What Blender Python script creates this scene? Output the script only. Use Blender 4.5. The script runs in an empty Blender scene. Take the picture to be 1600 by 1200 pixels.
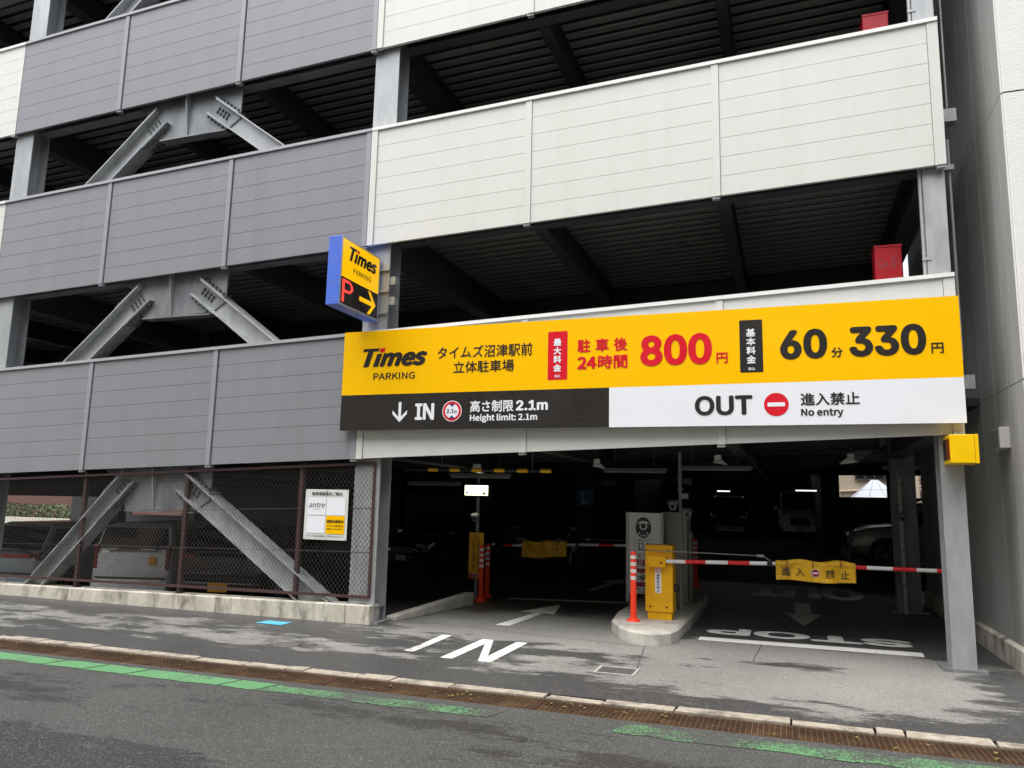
import bpy, bmesh, math, random
from mathutils import Vector, Matrix
random.seed(7)
R = math.radians
sc = bpy.context.scene
C = sc.collection

# ------------------------------------------------------------------ camera, sky, sun, exposure
cam = bpy.data.cameras.new('camera'); camo = bpy.data.objects.new('camera', cam); C.objects.link(camo)
cam.sensor_fit = 'HORIZONTAL'; cam.sensor_width = 36.0; cam.lens = 36.0 * 1208.03 / 1600.0
cam.clip_start = 0.05; cam.clip_end = 800
yaw, pitch, roll = -0.34251, 0.15232, 0.02138
fw = Vector((math.sin(yaw) * math.cos(pitch), math.cos(yaw) * math.cos(pitch), math.sin(pitch)))
rt = Vector((math.cos(yaw), -math.sin(yaw), 0)); up = rt.cross(fw)
r2 = rt * math.cos(roll) + up * math.sin(roll); u2 = -rt * math.sin(roll) + up * math.cos(roll)
M = Matrix((r2, u2, -fw)).transposed().to_4x4(); M.translation = Vector((5.674, -9.496, 1.66))
camo.matrix_world = M; sc.camera = camo

W = bpy.data.worlds.new('World'); sc.world = W; W.use_nodes = True
nt = W.node_tree; bg = nt.nodes['Background']
sky = nt.nodes.new('ShaderNodeTexSky'); sky.sky_type = 'NISHITA'; sky.sun_disc = False
SUN_EL, SUN_AZ = R(68), R(205)          # overcast: a broad soft sun behind the viewer
sky.sun_elevation = SUN_EL; sky.sun_rotation = SUN_AZ; sky.air_density = 1.0; sky.dust_density = 3.0
hs = nt.nodes.new('ShaderNodeHueSaturation'); hs.inputs['Saturation'].default_value = 0.32
nt.links.new(sky.outputs[0], hs.inputs['Color']); nt.links.new(hs.outputs[0], bg.inputs['Color'])
bg.inputs['Strength'].default_value = 0.15
sl = bpy.data.lights.new('sun', 'SUN'); sl.energy = 1.5; sl.angle = R(70); sl.color = (1.0, 0.97, 0.93)
so = bpy.data.objects.new('sun', sl); C.objects.link(so)
sd = Vector((math.sin(SUN_AZ) * math.cos(SUN_EL), math.cos(SUN_AZ) * math.cos(SUN_EL), math.sin(SUN_EL)))
so.rotation_euler = sd.to_track_quat('Z', 'Y').to_euler(); so.location = (0, -20, 30)
sc.view_settings.view_transform = 'Standard'; sc.view_settings.look = 'None'
sc.view_settings.gamma = 1; sc.view_settings.exposure = 1.06
sc.render.engine = 'CYCLES'

# ------------------------------------------------------------------ materials
def lin(h):
    h = h.lstrip('#'); c = [int(h[i:i + 2], 16) / 255 for i in (0, 2, 4)]
    return tuple(x / 12.92 if x <= .04045 else ((x + .055) / 1.055) ** 2.4 for x in c)

def mat(name, col, rough=.5, metal=0., var=0., scale=3., stretch=(1, 1, 1), bump=0., bscale=60., dirt=None, dscale=1.2, spec=.5, emit=None, es=1., coat=0.):
    m = bpy.data.materials.new(name); m.use_nodes = True
    t = m.node_tree; b = t.nodes['Principled BSDF']
    b.inputs['Base Color'].default_value = (*col, 1); b.inputs['Roughness'].default_value = rough
    b.inputs['Metallic'].default_value = metal; b.inputs['Specular IOR Level'].default_value = spec
    b.inputs['Coat Weight'].default_value = coat
    if emit: b.inputs['Emission Color'].default_value = (*emit, 1); b.inputs['Emission Strength'].default_value = es
    tc = t.nodes.new('ShaderNodeTexCoord'); mp = t.nodes.new('ShaderNodeMapping'); mp.inputs['Scale'].default_value = stretch
    t.links.new(tc.outputs['Object'], mp.inputs['Vector'])
    if var:
        n = t.nodes.new('ShaderNodeTexNoise'); n.inputs['Scale'].default_value = scale; n.inputs['Detail'].default_value = 8; n.inputs['Roughness'].default_value = .65
        t.links.new(mp.outputs[0], n.inputs['Vector'])
        r = t.nodes.new('ShaderNodeMapRange'); r.inputs[1].default_value = .3; r.inputs[2].default_value = .7
        r.inputs[3].default_value = 1 - var; r.inputs[4].default_value = 1 + var
        t.links.new(n.outputs['Fac'], r.inputs[0])
        mx = t.nodes.new('ShaderNodeMix'); mx.data_type = 'RGBA'; mx.blend_type = 'MULTIPLY'; mx.inputs[0].default_value = 1
        mx.inputs[6].default_value = (*col, 1); t.links.new(r.outputs[0], mx.inputs[7])
        out = mx.outputs[2]
        if dirt:
            n2 = t.nodes.new('ShaderNodeTexNoise'); n2.inputs['Scale'].default_value = dscale; n2.inputs['Detail'].default_value = 10; n2.inputs['Roughness'].default_value = .7
            t.links.new(mp.outputs[0], n2.inputs['Vector'])
            r3 = t.nodes.new('ShaderNodeMapRange'); r3.inputs[1].default_value = .48; r3.inputs[2].default_value = .68; t.links.new(n2.outputs['Fac'], r3.inputs[0])
            m2 = t.nodes.new('ShaderNodeMix'); m2.data_type = 'RGBA'; m2.inputs[7].default_value = (*dirt, 1)
            t.links.new(r3.outputs[0], m2.inputs[0]); t.links.new(out, m2.inputs[6]); out = m2.outputs[2]
        t.links.new(out, b.inputs['Base Color'])
        rr = t.nodes.new('ShaderNodeMapRange'); rr.inputs[1].default_value = .3; rr.inputs[2].default_value = .7
        rr.inputs[3].default_value = max(.02, rough - .08); rr.inputs[4].default_value = min(1, rough + .1)
        t.links.new(n.outputs['Fac'], rr.inputs[0]); t.links.new(rr.outputs[0], b.inputs['Roughness'])
    if bump:
        n = t.nodes.new('ShaderNodeTexNoise'); n.inputs['Scale'].default_value = bscale; n.inputs['Detail'].default_value = 4
        t.links.new(tc.outputs['Object'], n.inputs['Vector'])
        bm_ = t.nodes.new('ShaderNodeBump'); bm_.inputs['Strength'].default_value = bump; bm_.inputs['Distance'].default_value = .01
        t.links.new(n.outputs['Fac'], bm_.inputs['Height']); t.links.new(bm_.outputs[0], b.inputs['Normal'])
    return m

GREY = mat('grey_cladding', lin('#88888d'), .42, var=.03, scale=1.1, stretch=(3.5, 1, .3), bump=.04, bscale=1.8, dirt=lin('#838387'), dscale=.8)
WHITE = mat('white_cladding', lin('#dadbd4'), .42, var=.010, scale=1.1, stretch=(3.5, 1, .3), bump=.04, bscale=1.8, dirt=lin('#d5d6ce'), dscale=.8)
TRIMG = mat('grey_trim', lin('#96969c'), .4, var=.03, scale=2)
CAPW = mat('white_coping', lin('#eeeeea'), .35, var=.03, scale=2)
CAPG = mat('grey_coping', lin('#a9a9ad'), .35, var=.04, scale=2)
GAP = mat('panel_back', (.02, .02, .02), .9)
GALV = mat('galvanised_steel', lin('#a6a9aa'), .48, .35, var=.16, scale=5, stretch=(1, 1, .35), dirt=lin('#bcbfc0'), dscale=2.2, bump=.04, bscale=30)
GALVD = mat('weathered_galvanised_steel', lin('#909394'), .5, .35, var=.18, scale=3, stretch=(1, 1, .4), dirt=lin('#6b6e72'), dscale=1.6)
BEAM = mat('beam_steel', lin('#4c4f52'), .55, .2, var=.15, scale=2)
DECK = mat('deck_steel', lin('#a5a49c'), .5, .1, var=.12, scale=3)
PLATE = mat('shade_painted_deck_plate', lin('#1d1d1d'), .75)  # near-black colour stands in for the shade in the deck troughs
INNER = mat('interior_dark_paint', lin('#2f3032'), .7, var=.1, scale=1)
BOLT = mat('bolt_steel', lin('#5d6063'), .5, .5, var=.1, scale=20)
BROWN = mat('brown_fence_paint', lin('#4a3432'), .5, var=.12, scale=12)
WIRE = mat('fence_wire', lin('#544f4d'), .5, .2, var=.1, scale=20)
YEL = mat('yellow_sign_film', (1.0, .55, .0), .4, spec=.12, var=.02, scale=1, bump=.05, bscale=1.2)
YELLIT = mat('backlit_yellow_film', (.94, .50, .0), .32, emit=(1, .55, .0), es=.28)
BLK = mat('black_sign_film', lin('#2a2725'), .3, var=.04, scale=2)
WHT = mat('white_sign_film', lin('#eef1f5'), .32, var=.015, scale=1.5)
RED = mat('red_sign_film', lin('#dc0a26'), .35, var=.02, scale=3)
NAVY = mat('navy_sign_film', lin('#2a2f6a'), .4)
DKRED = mat('dark_red_film', lin('#9a1430'), .4, var=.03, scale=3)
BLUE = mat('blue_sign_case', lin('#4f74dc'), .4, var=.06, scale=4)
SILV = mat('silver_edge', lin('#b9bcc2'), .35, .5)
YPAINT = mat('yellow_gate_paint', lin('#efb300'), .38, var=.05, scale=5, dirt=lin('#d79c00'), dscale=3)
YBOX = mat('yellow_lamp_paint', lin('#fbcb00'), .35, var=.03, scale=5)
YCLOTH = mat('yellow_vinyl', lin('#e0ae10'), .42, var=.14, scale=9, dirt=lin('#b98b18'), dscale=6)
ORANGE = mat('orange_post_rubber', lin('#ff4022'), .45, var=.05, scale=10)
REFL = mat('white_reflective_band', lin('#f2e6e2'), .35, var=.04, scale=15)
ARMW = mat('white_arm_paint', lin('#e8e8e6'), .35, var=.04, scale=8)
ARMR = mat('red_arm_film', lin('#d81e26'), .35, var=.05, scale=8)
BLACKP = mat('black_plastic', (.012, .012, .013), .45)
GREYP = mat('grey_plastic', lin('#8b8d8e'), .45, var=.05, scale=5)
LTGREY = mat('light_grey_paint', lin('#c4c4c2'), .45, var=.04, scale=4)
CABIN = mat('cabinet_paint', lin('#9c9c96'), .45, var=.05, scale=4)
REDBOX = mat('red_box_paint', lin('#d01a2c'), .4, var=.06, scale=6)
CONC = mat('stained_concrete', lin('#cbc6b8'), .85, var=.22, scale=5, stretch=(1, 1, .45), dirt=lin('#6d665c'), dscale=3.4, bump=.35, bscale=45)
CONCT = mat('clean_concrete', lin('#bdb9ae'), .85, var=.12, scale=7, bump=.25, bscale=60, dirt=lin('#98948a'), dscale=4)
ISL = mat('island_concrete', lin('#c2bfb5'), .85, var=.12, scale=6, bump=.25, bscale=60, dirt=lin('#9a968c'), dscale=5)
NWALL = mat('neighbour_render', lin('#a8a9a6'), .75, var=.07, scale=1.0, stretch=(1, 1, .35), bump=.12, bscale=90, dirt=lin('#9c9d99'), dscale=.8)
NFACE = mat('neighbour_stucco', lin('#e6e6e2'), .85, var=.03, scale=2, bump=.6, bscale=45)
GROOVE = mat('groove_sealant', lin('#cfccc2'), .8)
JOINTM = mat('dark_sealant', (.08, .08, .08), .8)
RUST = mat('rusty_grate', lin('#57402f'), .75, .15, var=.3, scale=6, dirt=lin('#7a6145'), dscale=2)
STONE = mat('worn_kerb_stone', lin('#a59c8d'), .9, var=.28, scale=12, dirt=lin('#5d574f'), dscale=3.5, bump=.5, bscale=60)
PIT = mat('drain_pit', lin('#4d3f2e'), .9, var=.3, scale=8)
LEAF = mat('fallen_leaf', lin('#7d7c3c'), .7, var=.2, scale=30)
TYRE = mat('tyre_rubber', (.015, .015, .016), .8)
RIM = mat('alloy_rim', lin('#a8aaad'), .3, .8)
GLASS = mat('dark_car_glass', (.010, .012, .013), .05, spec=.8)
CHROME = mat('bright_trim', lin('#c8c8c8'), .15, .9)
TAILR = mat('red_tail_lens', lin('#6d0a10'), .15, spec=.7)
TAILR2 = mat('bright_red_tail_lens', lin('#c01420'), .2, spec=.7)
HEADL = mat('headlight_lens', lin('#9fa3a6'), .1, spec=.8)
PLATE_Y = mat('yellow_plate', lin('#d6a11a'), .45)
PLATE_W = mat('white_plate', lin('#c9cbc9'), .45)
SILVERCAR = mat('silver_car_paint', lin('#dcdfe0'), .28, .1, var=.02, coat=.5)
DARKCAR = mat('dark_grey_car_paint', lin('#34363c'), .22, .3, coat=.6)
BLACKCAR = mat('black_car_paint', lin('#17181b'), .2, .1, coat=.7)
WHITECAR = mat('pale_car_paint', lin('#b9c4cc'), .25, .1, coat=.6)
BROWNCAR = mat('brown_grey_car_paint', lin('#4b443e'), .25, .3, coat=.6)
LAMPON = mat('lit_lamp_tube', (1, 1, .9), .4, emit=(1, 1, .82), es=9)
LAMPGLOW = mat('lit_lamp_reflector', (.9, .9, .7), .4, emit=(.95, 1, .6), es=1.6)
LAMPTUBE = mat('lit_tube', (1, 1, .95), .4, emit=(1, 1, .9), es=.9)
LEDR = mat('red_led', (.6, .02, .02), .4, emit=(1, .06, .04), es=1.5)
LEDOFF = mat('unlit_led', (.06, .06, .065), .4)
TUBE = mat('unlit_tube', lin('#d8d8d4'), .35)
BEIGE = mat('beige_house_wall', lin('#c9b8a2'), .85, var=.06, scale=2)
TILE = mat('brown_roof_tile', lin('#8d7668'), .7, var=.18, scale=9)
TENT = mat('white_tent_cloth', lin('#dfe4ec'), .6, var=.04, scale=3)
BRICK = mat('red_brick_wall', lin('#6b4c41'), .85, var=.2, scale=8)
GWALL = mat('white_garden_wall', lin('#d6cfc0'), .85, var=.06, scale=4)
LEAVES = mat('hedge_leaf', lin('#3f5728'), .6, var=.35, scale=5)
EARTH = mat('earth', lin('#5a564e'), .95, var=.2, scale=.5)
BLUEP = mat('blue_floor_plate', lin('#2b5f9c'), .45)
CYAN = mat('cyan_road_plate', lin('#58b8d8'), .6, var=.12, scale=20)
IRON = mat('cast_iron', lin('#6a6765'), .6, .3, var=.2, scale=25)

# ground materials -------------------------------------------------
def ellipse_field(t, vec, items):
    acc = None
    for cx, cy, rx, ry in items:
        s = t.nodes.new('ShaderNodeVectorMath'); s.operation = 'SUBTRACT'; s.inputs[1].default_value = (cx, cy, 0); t.links.new(vec, s.inputs[0])
        q = t.nodes.new('ShaderNodeVectorMath'); q.operation = 'MULTIPLY'; q.inputs[1].default_value = (1 / rx, 1 / ry, 0); t.links.new(s.outputs[0], q.inputs[0])
        l = t.nodes.new('ShaderNodeVectorMath'); l.operation = 'LENGTH'; t.links.new(q.outputs[0], l.inputs[0])
        d = t.nodes.new('ShaderNodeMath'); d.operation = 'SUBTRACT'; d.inputs[0].default_value = 1; t.links.new(l.outputs['Value'], d.inputs[1])
        k = t.nodes.new('ShaderNodeMath'); k.operation = 'MULTIPLY'; k.inputs[1].default_value = min(rx, ry); t.links.new(d.outputs[0], k.inputs[0])
        if acc is None: acc = k.outputs[0]
        else:
            mx = t.nodes.new('ShaderNodeMath'); mx.operation = 'MAXIMUM'; t.links.new(acc, mx.inputs[0]); t.links.new(k.outputs[0], mx.inputs[1]); acc = mx.outputs[0]
    return acc

def asphalt(name, wet_dark, dry, dry_items, wet_items, grain=.35, wrough=.45, gscale=130, speck=(.35, .33, .3)):
    m = bpy.data.materials.new(name); m.use_nodes = True; t = m.node_tree; b = t.nodes['Principled BSDF']
    tc = t.nodes.new('ShaderNodeTexCoord'); P = tc.outputs['Object']
    nz = t.nodes.new('ShaderNodeTexNoise'); nz.inputs['Scale'].default_value = 1.6; nz.inputs['Detail'].default_value = 9; nz.inputs['Roughness'].default_value = .68
    mp = t.nodes.new('ShaderNodeMapping'); mp.inputs['Scale'].default_value = (.8, 2.0, 1); t.links.new(P, mp.inputs[0]); t.links.new(mp.outputs[0], nz.inputs['Vector'])
    a = t.nodes.new('ShaderNodeMath'); a.operation = 'MULTIPLY_ADD'; a.inputs[1].default_value = 2.6; a.inputs[2].default_value = -1.3; t.links.new(nz.outputs['Fac'], a.inputs[0])
    f = ellipse_field(t, P, dry_items)
    if wet_items:
        g = ellipse_field(t, P, wet_items)
        ng = t.nodes.new('ShaderNodeMath'); ng.operation = 'MULTIPLY'; ng.inputs[1].default_value = -1.6; t.links.new(g, ng.inputs[0])
        mn = t.nodes.new('ShaderNodeMath'); mn.operation = 'MINIMUM'; t.links.new(f, mn.inputs[0]); t.links.new(ng.outputs[0], mn.inputs[1]); f = mn.outputs[0]
    s = t.nodes.new('ShaderNodeMath'); s.operation = 'ADD'; t.links.new(f, s.inputs[0]); t.links.new(a.outputs[0], s.inputs[1])
    nf = t.nodes.new('ShaderNodeTexNoise'); nf.inputs['Scale'].default_value = 9; nf.inputs['Detail'].default_value = 12; nf.inputs['Roughness'].default_value = .85
    mf = t.nodes.new('ShaderNodeMapping'); mf.inputs['Scale'].default_value = (.5, 1.6, 1); t.links.new(P, mf.inputs[0]); t.links.new(mf.outputs[0], nf.inputs['Vector'])
    af = t.nodes.new('ShaderNodeMath'); af.operation = 'MULTIPLY_ADD'; af.inputs[1].default_value = 1.5; af.inputs[2].default_value = -.75; t.links.new(nf.outputs['Fac'], af.inputs[0])
    s2 = t.nodes.new('ShaderNodeMath'); s2.operation = 'ADD'; t.links.new(s.outputs[0], s2.inputs[0]); t.links.new(af.outputs[0], s2.inputs[1]); s = s2
    r = t.nodes.new('ShaderNodeMapRange'); r.inputs[1].default_value = -.10; r.inputs[2].default_value = .13; t.links.new(s.outputs[0], r.inputs[0])
    mx = t.nodes.new('ShaderNodeMix'); mx.data_type = 'RGBA'; mx.inputs[6].default_value = (*wet_dark, 1); mx.inputs[7].default_value = (*dry, 1); t.links.new(r.outputs[0], mx.inputs[0])
    # soft large tone change
    n3 = t.nodes.new('ShaderNodeTexNoise'); n3.inputs['Scale'].default_value = .45; n3.inputs['Detail'].default_value = 5; t.links.new(P, n3.inputs['Vector'])
    r3 = t.nodes.new('ShaderNodeMapRange'); r3.inputs[1].default_value = .3; r3.inputs[2].default_value = .7; r3.inputs[3].default_value = .8; r3.inputs[4].default_value = 1.2; t.links.new(n3.outputs['Fac'], r3.inputs[0])
    m3 = t.nodes.new('ShaderNodeMix'); m3.data_type = 'RGBA'; m3.blend_type = 'MULTIPLY'; m3.inputs[0].default_value = 1; t.links.new(mx.outputs[2], m3.inputs[6]); t.links.new(r3.outputs[0], m3.inputs[7])
    # aggregate
    v = t.nodes.new('ShaderNodeTexVoronoi'); v.inputs['Scale'].default_value = gscale; t.links.new(P, v.inputs['Vector'])
    sp = t.nodes.new('ShaderNodeSeparateColor'); t.links.new(v.outputs['Color'], sp.inputs[0])
    r4 = t.nodes.new('ShaderNodeMapRange'); r4.inputs[1].default_value = 0; r4.inputs[2].default_value = 1; r4.inputs[3].default_value = 1 - grain; r4.inputs[4].default_value = 1 + grain; t.links.new(sp.outputs[0], r4.inputs[0])
    m4 = t.nodes.new('ShaderNodeMix'); m4.data_type = 'RGBA'; m4.blend_type = 'MULTIPLY'; m4.inputs[0].default_value = 1; t.links.new(m3.outputs[2], m4.inputs[6]); t.links.new(r4.outputs[0], m4.inputs[7])
    r5 = t.nodes.new('ShaderNodeMapRange'); r5.inputs[1].default_value = .9; r5.inputs[2].default_value = .97; r5.inputs[4].default_value = .5; t.links.new(sp.outputs[1], r5.inputs[0])
    m5 = t.nodes.new('ShaderNodeMix'); m5.data_type = 'RGBA'; m5.inputs[7].default_value = (*speck, 1); t.links.new(r5.outputs[0], m5.inputs[0]); t.links.new(m4.outputs[2], m5.inputs[6])
    t.links.new(m5.outputs[2], b.inputs['Base Color'])
    rr = t.nodes.new('ShaderNodeMapRange'); rr.inputs[3].default_value = wrough; rr.inputs[4].default_value = .85; t.links.new(r.outputs[0], rr.inputs[0]); t.links.new(rr.outputs[0], b.inputs['Roughness'])
    bp = t.nodes.new('ShaderNodeBump'); bp.inputs['Strength'].default_value = .4; bp.inputs['Distance'].default_value = .006; t.links.new(v.outputs['Distance'], bp.inputs['Height']); t.links.new(bp.outputs[0], b.inputs['Normal'])
    return m

ROADM = asphalt('road_asphalt', lin('#393938'), lin('#444442'), [(2, -7, 30, 4.2)], [(2.6, -3.85, 1.0, .13), (5.2, -4.3, 1.3, .3), (-1.5, -4.3, 1.6, .25), (1.2, -5.6, 1.5, .5)], grain=.40, wrough=.38, gscale=115, speck=(.26, .26, .25))
FOREM = asphalt('forecourt_asphalt', lin('#464646'), lin('#7f7e79'),  # dry patches end at the lane mouths; floor further in keeps the darker tone
    [(5.9, -.6, 2.0, 1.6), (6.1, .0, 1.7, 1.05), (4.9, -.1, 2.2, 1.1), (3.3, -1.35, .85, .45), (2.1, .9, 1.9, 1.25), (3.0, .9, 1.2, 1.3), (5.2, -1.6, 1.6, .5),
     (-3.2, -1.25, 1.1, .32), (-.9, -1.45, 1.0, .3), (.9, -1.55, .9, .22), (-5.6, -1.0, 1.3, .3), (-2.0, -.75, .5, .12), (-4.6, -1.7, .8, .2), (1.1, -.35, .5, .2)],
    [(3.3, -.75, .75, .22), (2.5, -.95, .7, .4), (7.9, -1.3, .6, 1.7), (5.5, -.35, .3, .1), (4.6, -2.3, 1.7, .25), (2.0, -2.0, 1.6, .3)], grain=.34, wrough=.42, gscale=110)

def cracked_paint(name, col, under, thr, scale=55, flake=(.45, .6)):
    m = bpy.data.materials.new(name); m.use_nodes = True; t = m.node_tree; b = t.nodes['Principled BSDF']
    tc = t.nodes.new('ShaderNodeTexCoord'); P = tc.outputs['Object']
    n = t.nodes.new('ShaderNodeTexNoise'); n.inputs['Scale'].default_value = scale; n.inputs['Detail'].default_value = 4; n.inputs['Roughness'].default_value = .7; t.links.new(P, n.inputs['Vector'])
    n2 = t.nodes.new('ShaderNodeTexNoise'); n2.inputs['Scale'].default_value = 2.2; n2.inputs['Detail'].default_value = 3; t.links.new(P, n2.inputs['Vector'])
    a = t.nodes.new('ShaderNodeMath'); a.operation = 'MULTIPLY_ADD'; a.inputs[1].default_value = .55; t.links.new(n2.outputs['Fac'], a.inputs[0]); t.links.new(n.outputs['Fac'], a.inputs[2])
    r = t.nodes.new('ShaderNodeMapRange'); r.inputs[1].default_value = thr; r.inputs[2].default_value = thr + .05; t.links.new(a.outputs[0], r.inputs[0])
    mx = t.nodes.new('ShaderNodeMix'); mx.data_type = 'RGBA'; mx.inputs[6].default_value = (*col, 1); mx.inputs[7].default_value = (*under, 1); t.links.new(r.outputs[0], mx.inputs[0])
    r2_ = t.nodes.new('ShaderNodeMapRange'); r2_.inputs[1].default_value = .3; r2_.inputs[2].default_value = .7; r2_.inputs[3].default_value = .85; r2_.inputs[4].default_value = 1.12; t.links.new(n2.outputs['Fac'], r2_.inputs[0])
    m2 = t.nodes.new('ShaderNodeMix'); m2.data_type = 'RGBA'; m2.blend_type = 'MULTIPLY'; m2.inputs[0].default_value = 1; t.links.new(mx.outputs[2], m2.inputs[6]); t.links.new(r2_.outputs[0], m2.inputs[7])
    t.links.new(m2.outputs[2], b.inputs['Base Color']); b.inputs['Roughness'].default_value = .65
    return m
GREENL = cracked_paint('green_line_paint', lin('#5f9563'), lin('#444442'), .845)
GREENW = cracked_paint('worn_green_line_paint', lin('#5f9563'), lin('#444442'), .72)
MARK = cracked_paint('white_road_paint', lin('#ecebe6'), lin('#5d5c58'), .90, scale=40)
MARKW = cracked_paint('worn_white_road_paint', lin('#d8d6d0'), lin('#6d6b66'), .80, scale=40)

# ------------------------------------------------------------------ mesh helpers
try:                                                           # Blender's own bundled grotesque for the Latin lettering
    import os
    fdir = os.path.join(bpy.utils.system_resource('DATAFILES'), 'fonts')
    SANS = bpy.data.fonts.load(os.path.join(fdir, 'Inter.woff2')); SANS2 = bpy.data.fonts.load(os.path.join(fdir, 'Noto Sans CJK Regular.woff2'))
except Exception:
    SANS = SANS2 = None
class MB:
    def __init__(s, shear=0.): s.v = []; s.f = []; s.m = []; s.sm = []; s.shear = shear; s.mi = 0
    def add(s, vs, fs, smooth=False):
        o = len(s.v)
        for p in vs: s.v.append((p[0], p[1], p[2] + s.shear * p[0]))
        for f in fs: s.f.append([i + o for i in f]); s.m.append(s.mi); s.sm.append(smooth)
        return s
    def box(s, x0, x1, y0, y1, z0, z1):
        return s.add([(x0, y0, z0), (x1, y0, z0), (x1, y1, z0), (x0, y1, z0), (x0, y0, z1), (x1, y0, z1), (x1, y1, z1), (x0, y1, z1)],
                     [(0, 3, 2, 1), (4, 5, 6, 7), (0, 1, 5, 4), (1, 2, 6, 5), (2, 3, 7, 6), (3, 0, 4, 7)])
    def obox(s, c, ax, hx, hy, hz):
        X, Y, Z = ax; c = Vector(c)
        vs = [c + X * a * hx + Y * b * hy + Z * d * hz for d in (-1, 1) for a, b in ((-1, -1), (1, -1), (1, 1), (-1, 1))]
        return s.add(vs, [(0, 3, 2, 1), (4, 5, 6, 7), (0, 1, 5, 4), (1, 2, 6, 5), (2, 3, 7, 6), (3, 0, 4, 7)])
    def sweep(s, poly, p0, p1, side, upv, caps=True):     # polygon (a along side, b along up) swept p0->p1
        p0, p1, side, upv = Vector(p0), Vector(p1), Vector(side), Vector(upv); n = len(poly)
        vs = [p + side * a + upv * b for p in (p0, p1) for a, b in poly]
        fs = [(i, (i + 1) % n, (i + 1) % n + n, i + n) for i in range(n)]
        if caps: fs += [tuple(range(n - 1, -1, -1)), tuple(range(n, 2 * n))]
        return s.add(vs, fs)
    def tube(s, p0, p1, r, n=8, r1=None, caps=True, smooth=True):
        p0, p1 = Vector(p0), Vector(p1); d = (p1 - p0).normalized(); r1 = r if r1 is None else r1
        a = d.orthogonal().normalized(); b = d.cross(a)
        vs = [p + (a * math.cos(2 * math.pi * i / n) + b * math.sin(2 * math.pi * i / n)) * q for p, q in ((p0, r), (p1, r1)) for i in range(n)]
        s.add(vs, [(i, (i + 1) % n, (i + 1) % n + n, i + n) for i in range(n)], smooth)
        if caps: s.add(vs, [tuple(range(n - 1, -1, -1)), tuple(range(n, 2 * n))])
        return s
    def path(s, pts, r, n=6):
        for a, b in zip(pts, pts[1:]): s.tube(a, b, r, n)
        return s
    def lathe(s, c, prof, n=20, axis='Z'):
        c = Vector(c); vs = []
        for r, h in prof:
            for i in range(n):
                t = 2 * math.pi * i / n; x, y = r * math.cos(t), r * math.sin(t)
                vs.append(c + (Vector((x, y, h)) if axis == 'Z' else Vector((x, h, y)) if axis == 'Y' else Vector((h, x, y))))
        fs = [(k * n + i, k * n + (i + 1) % n, (k + 1) * n + (i + 1) % n, (k + 1) * n + i) for k in range(len(prof) - 1) for i in range(n)]
        s.add(vs, fs, True)
        s.add(vs, [tuple(range(n - 1, -1, -1)), tuple(range((len(prof) - 1) * n, len(prof) * n))])
        return s
    def build(s, name, mats, parent=None, bevel=0., loc=None):
        me = bpy.data.meshes.new(name); me.from_pydata([tuple(v) for v in s.v], [], s.f)
        for m_ in (mats if isinstance(mats, (list, tuple)) else [mats]): me.materials.append(m_)
        for p, i, q in zip(me.polygons, s.m, s.sm): p.material_index = i; p.use_smooth = q
        b = bmesh.new(); b.from_mesh(me); bmesh.ops.recalc_face_normals(b, faces=b.faces); b.to_mesh(me); b.free()
        o = bpy.data.objects.new(name, me); C.objects.link(o)
        if parent: o.parent = parent
        if loc: o.location = loc
        if bevel:
            md = o.modifiers.new('edge', 'BEVEL'); md.width = bevel; md.segments = 2; md.limit_method = 'ANGLE'; md.angle_limit = R(40)
        return o

def tag(o, label=None, cat=None, group=None, kind=None):
    if label: o['label'] = label
    if cat: o['category'] = cat
    if group: o['group'] = group
    if kind: o['kind'] = kind
    return o
def thing(name, label, cat, loc=(0, 0, 0), rz=0., group=None):
    o = bpy.data.objects.new(name, None); o.empty_display_size = .1; C.objects.link(o); o.location = loc; o.rotation_euler = (0, 0, rz)
    return tag(o, label, cat, group)
def copy_tree(o, parent=None):
    c = o.copy(); C.objects.link(c)
    if parent: c.parent = parent
    for ch in list(o.children): copy_tree(ch, c)
    return c

H_ = lambda w, d, tf, tw: [(-w/2, -d/2), (w/2, -d/2), (w/2, -d/2+tf), (tw/2, -d/2+tf), (tw/2, d/2-tf), (w/2, d/2-tf), (w/2, d/2), (-w/2, d/2), (-w/2, d/2-tf), (-tw/2, d/2-tf), (-tw/2, -d/2+tf), (-w/2, -d/2+tf)]

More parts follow.
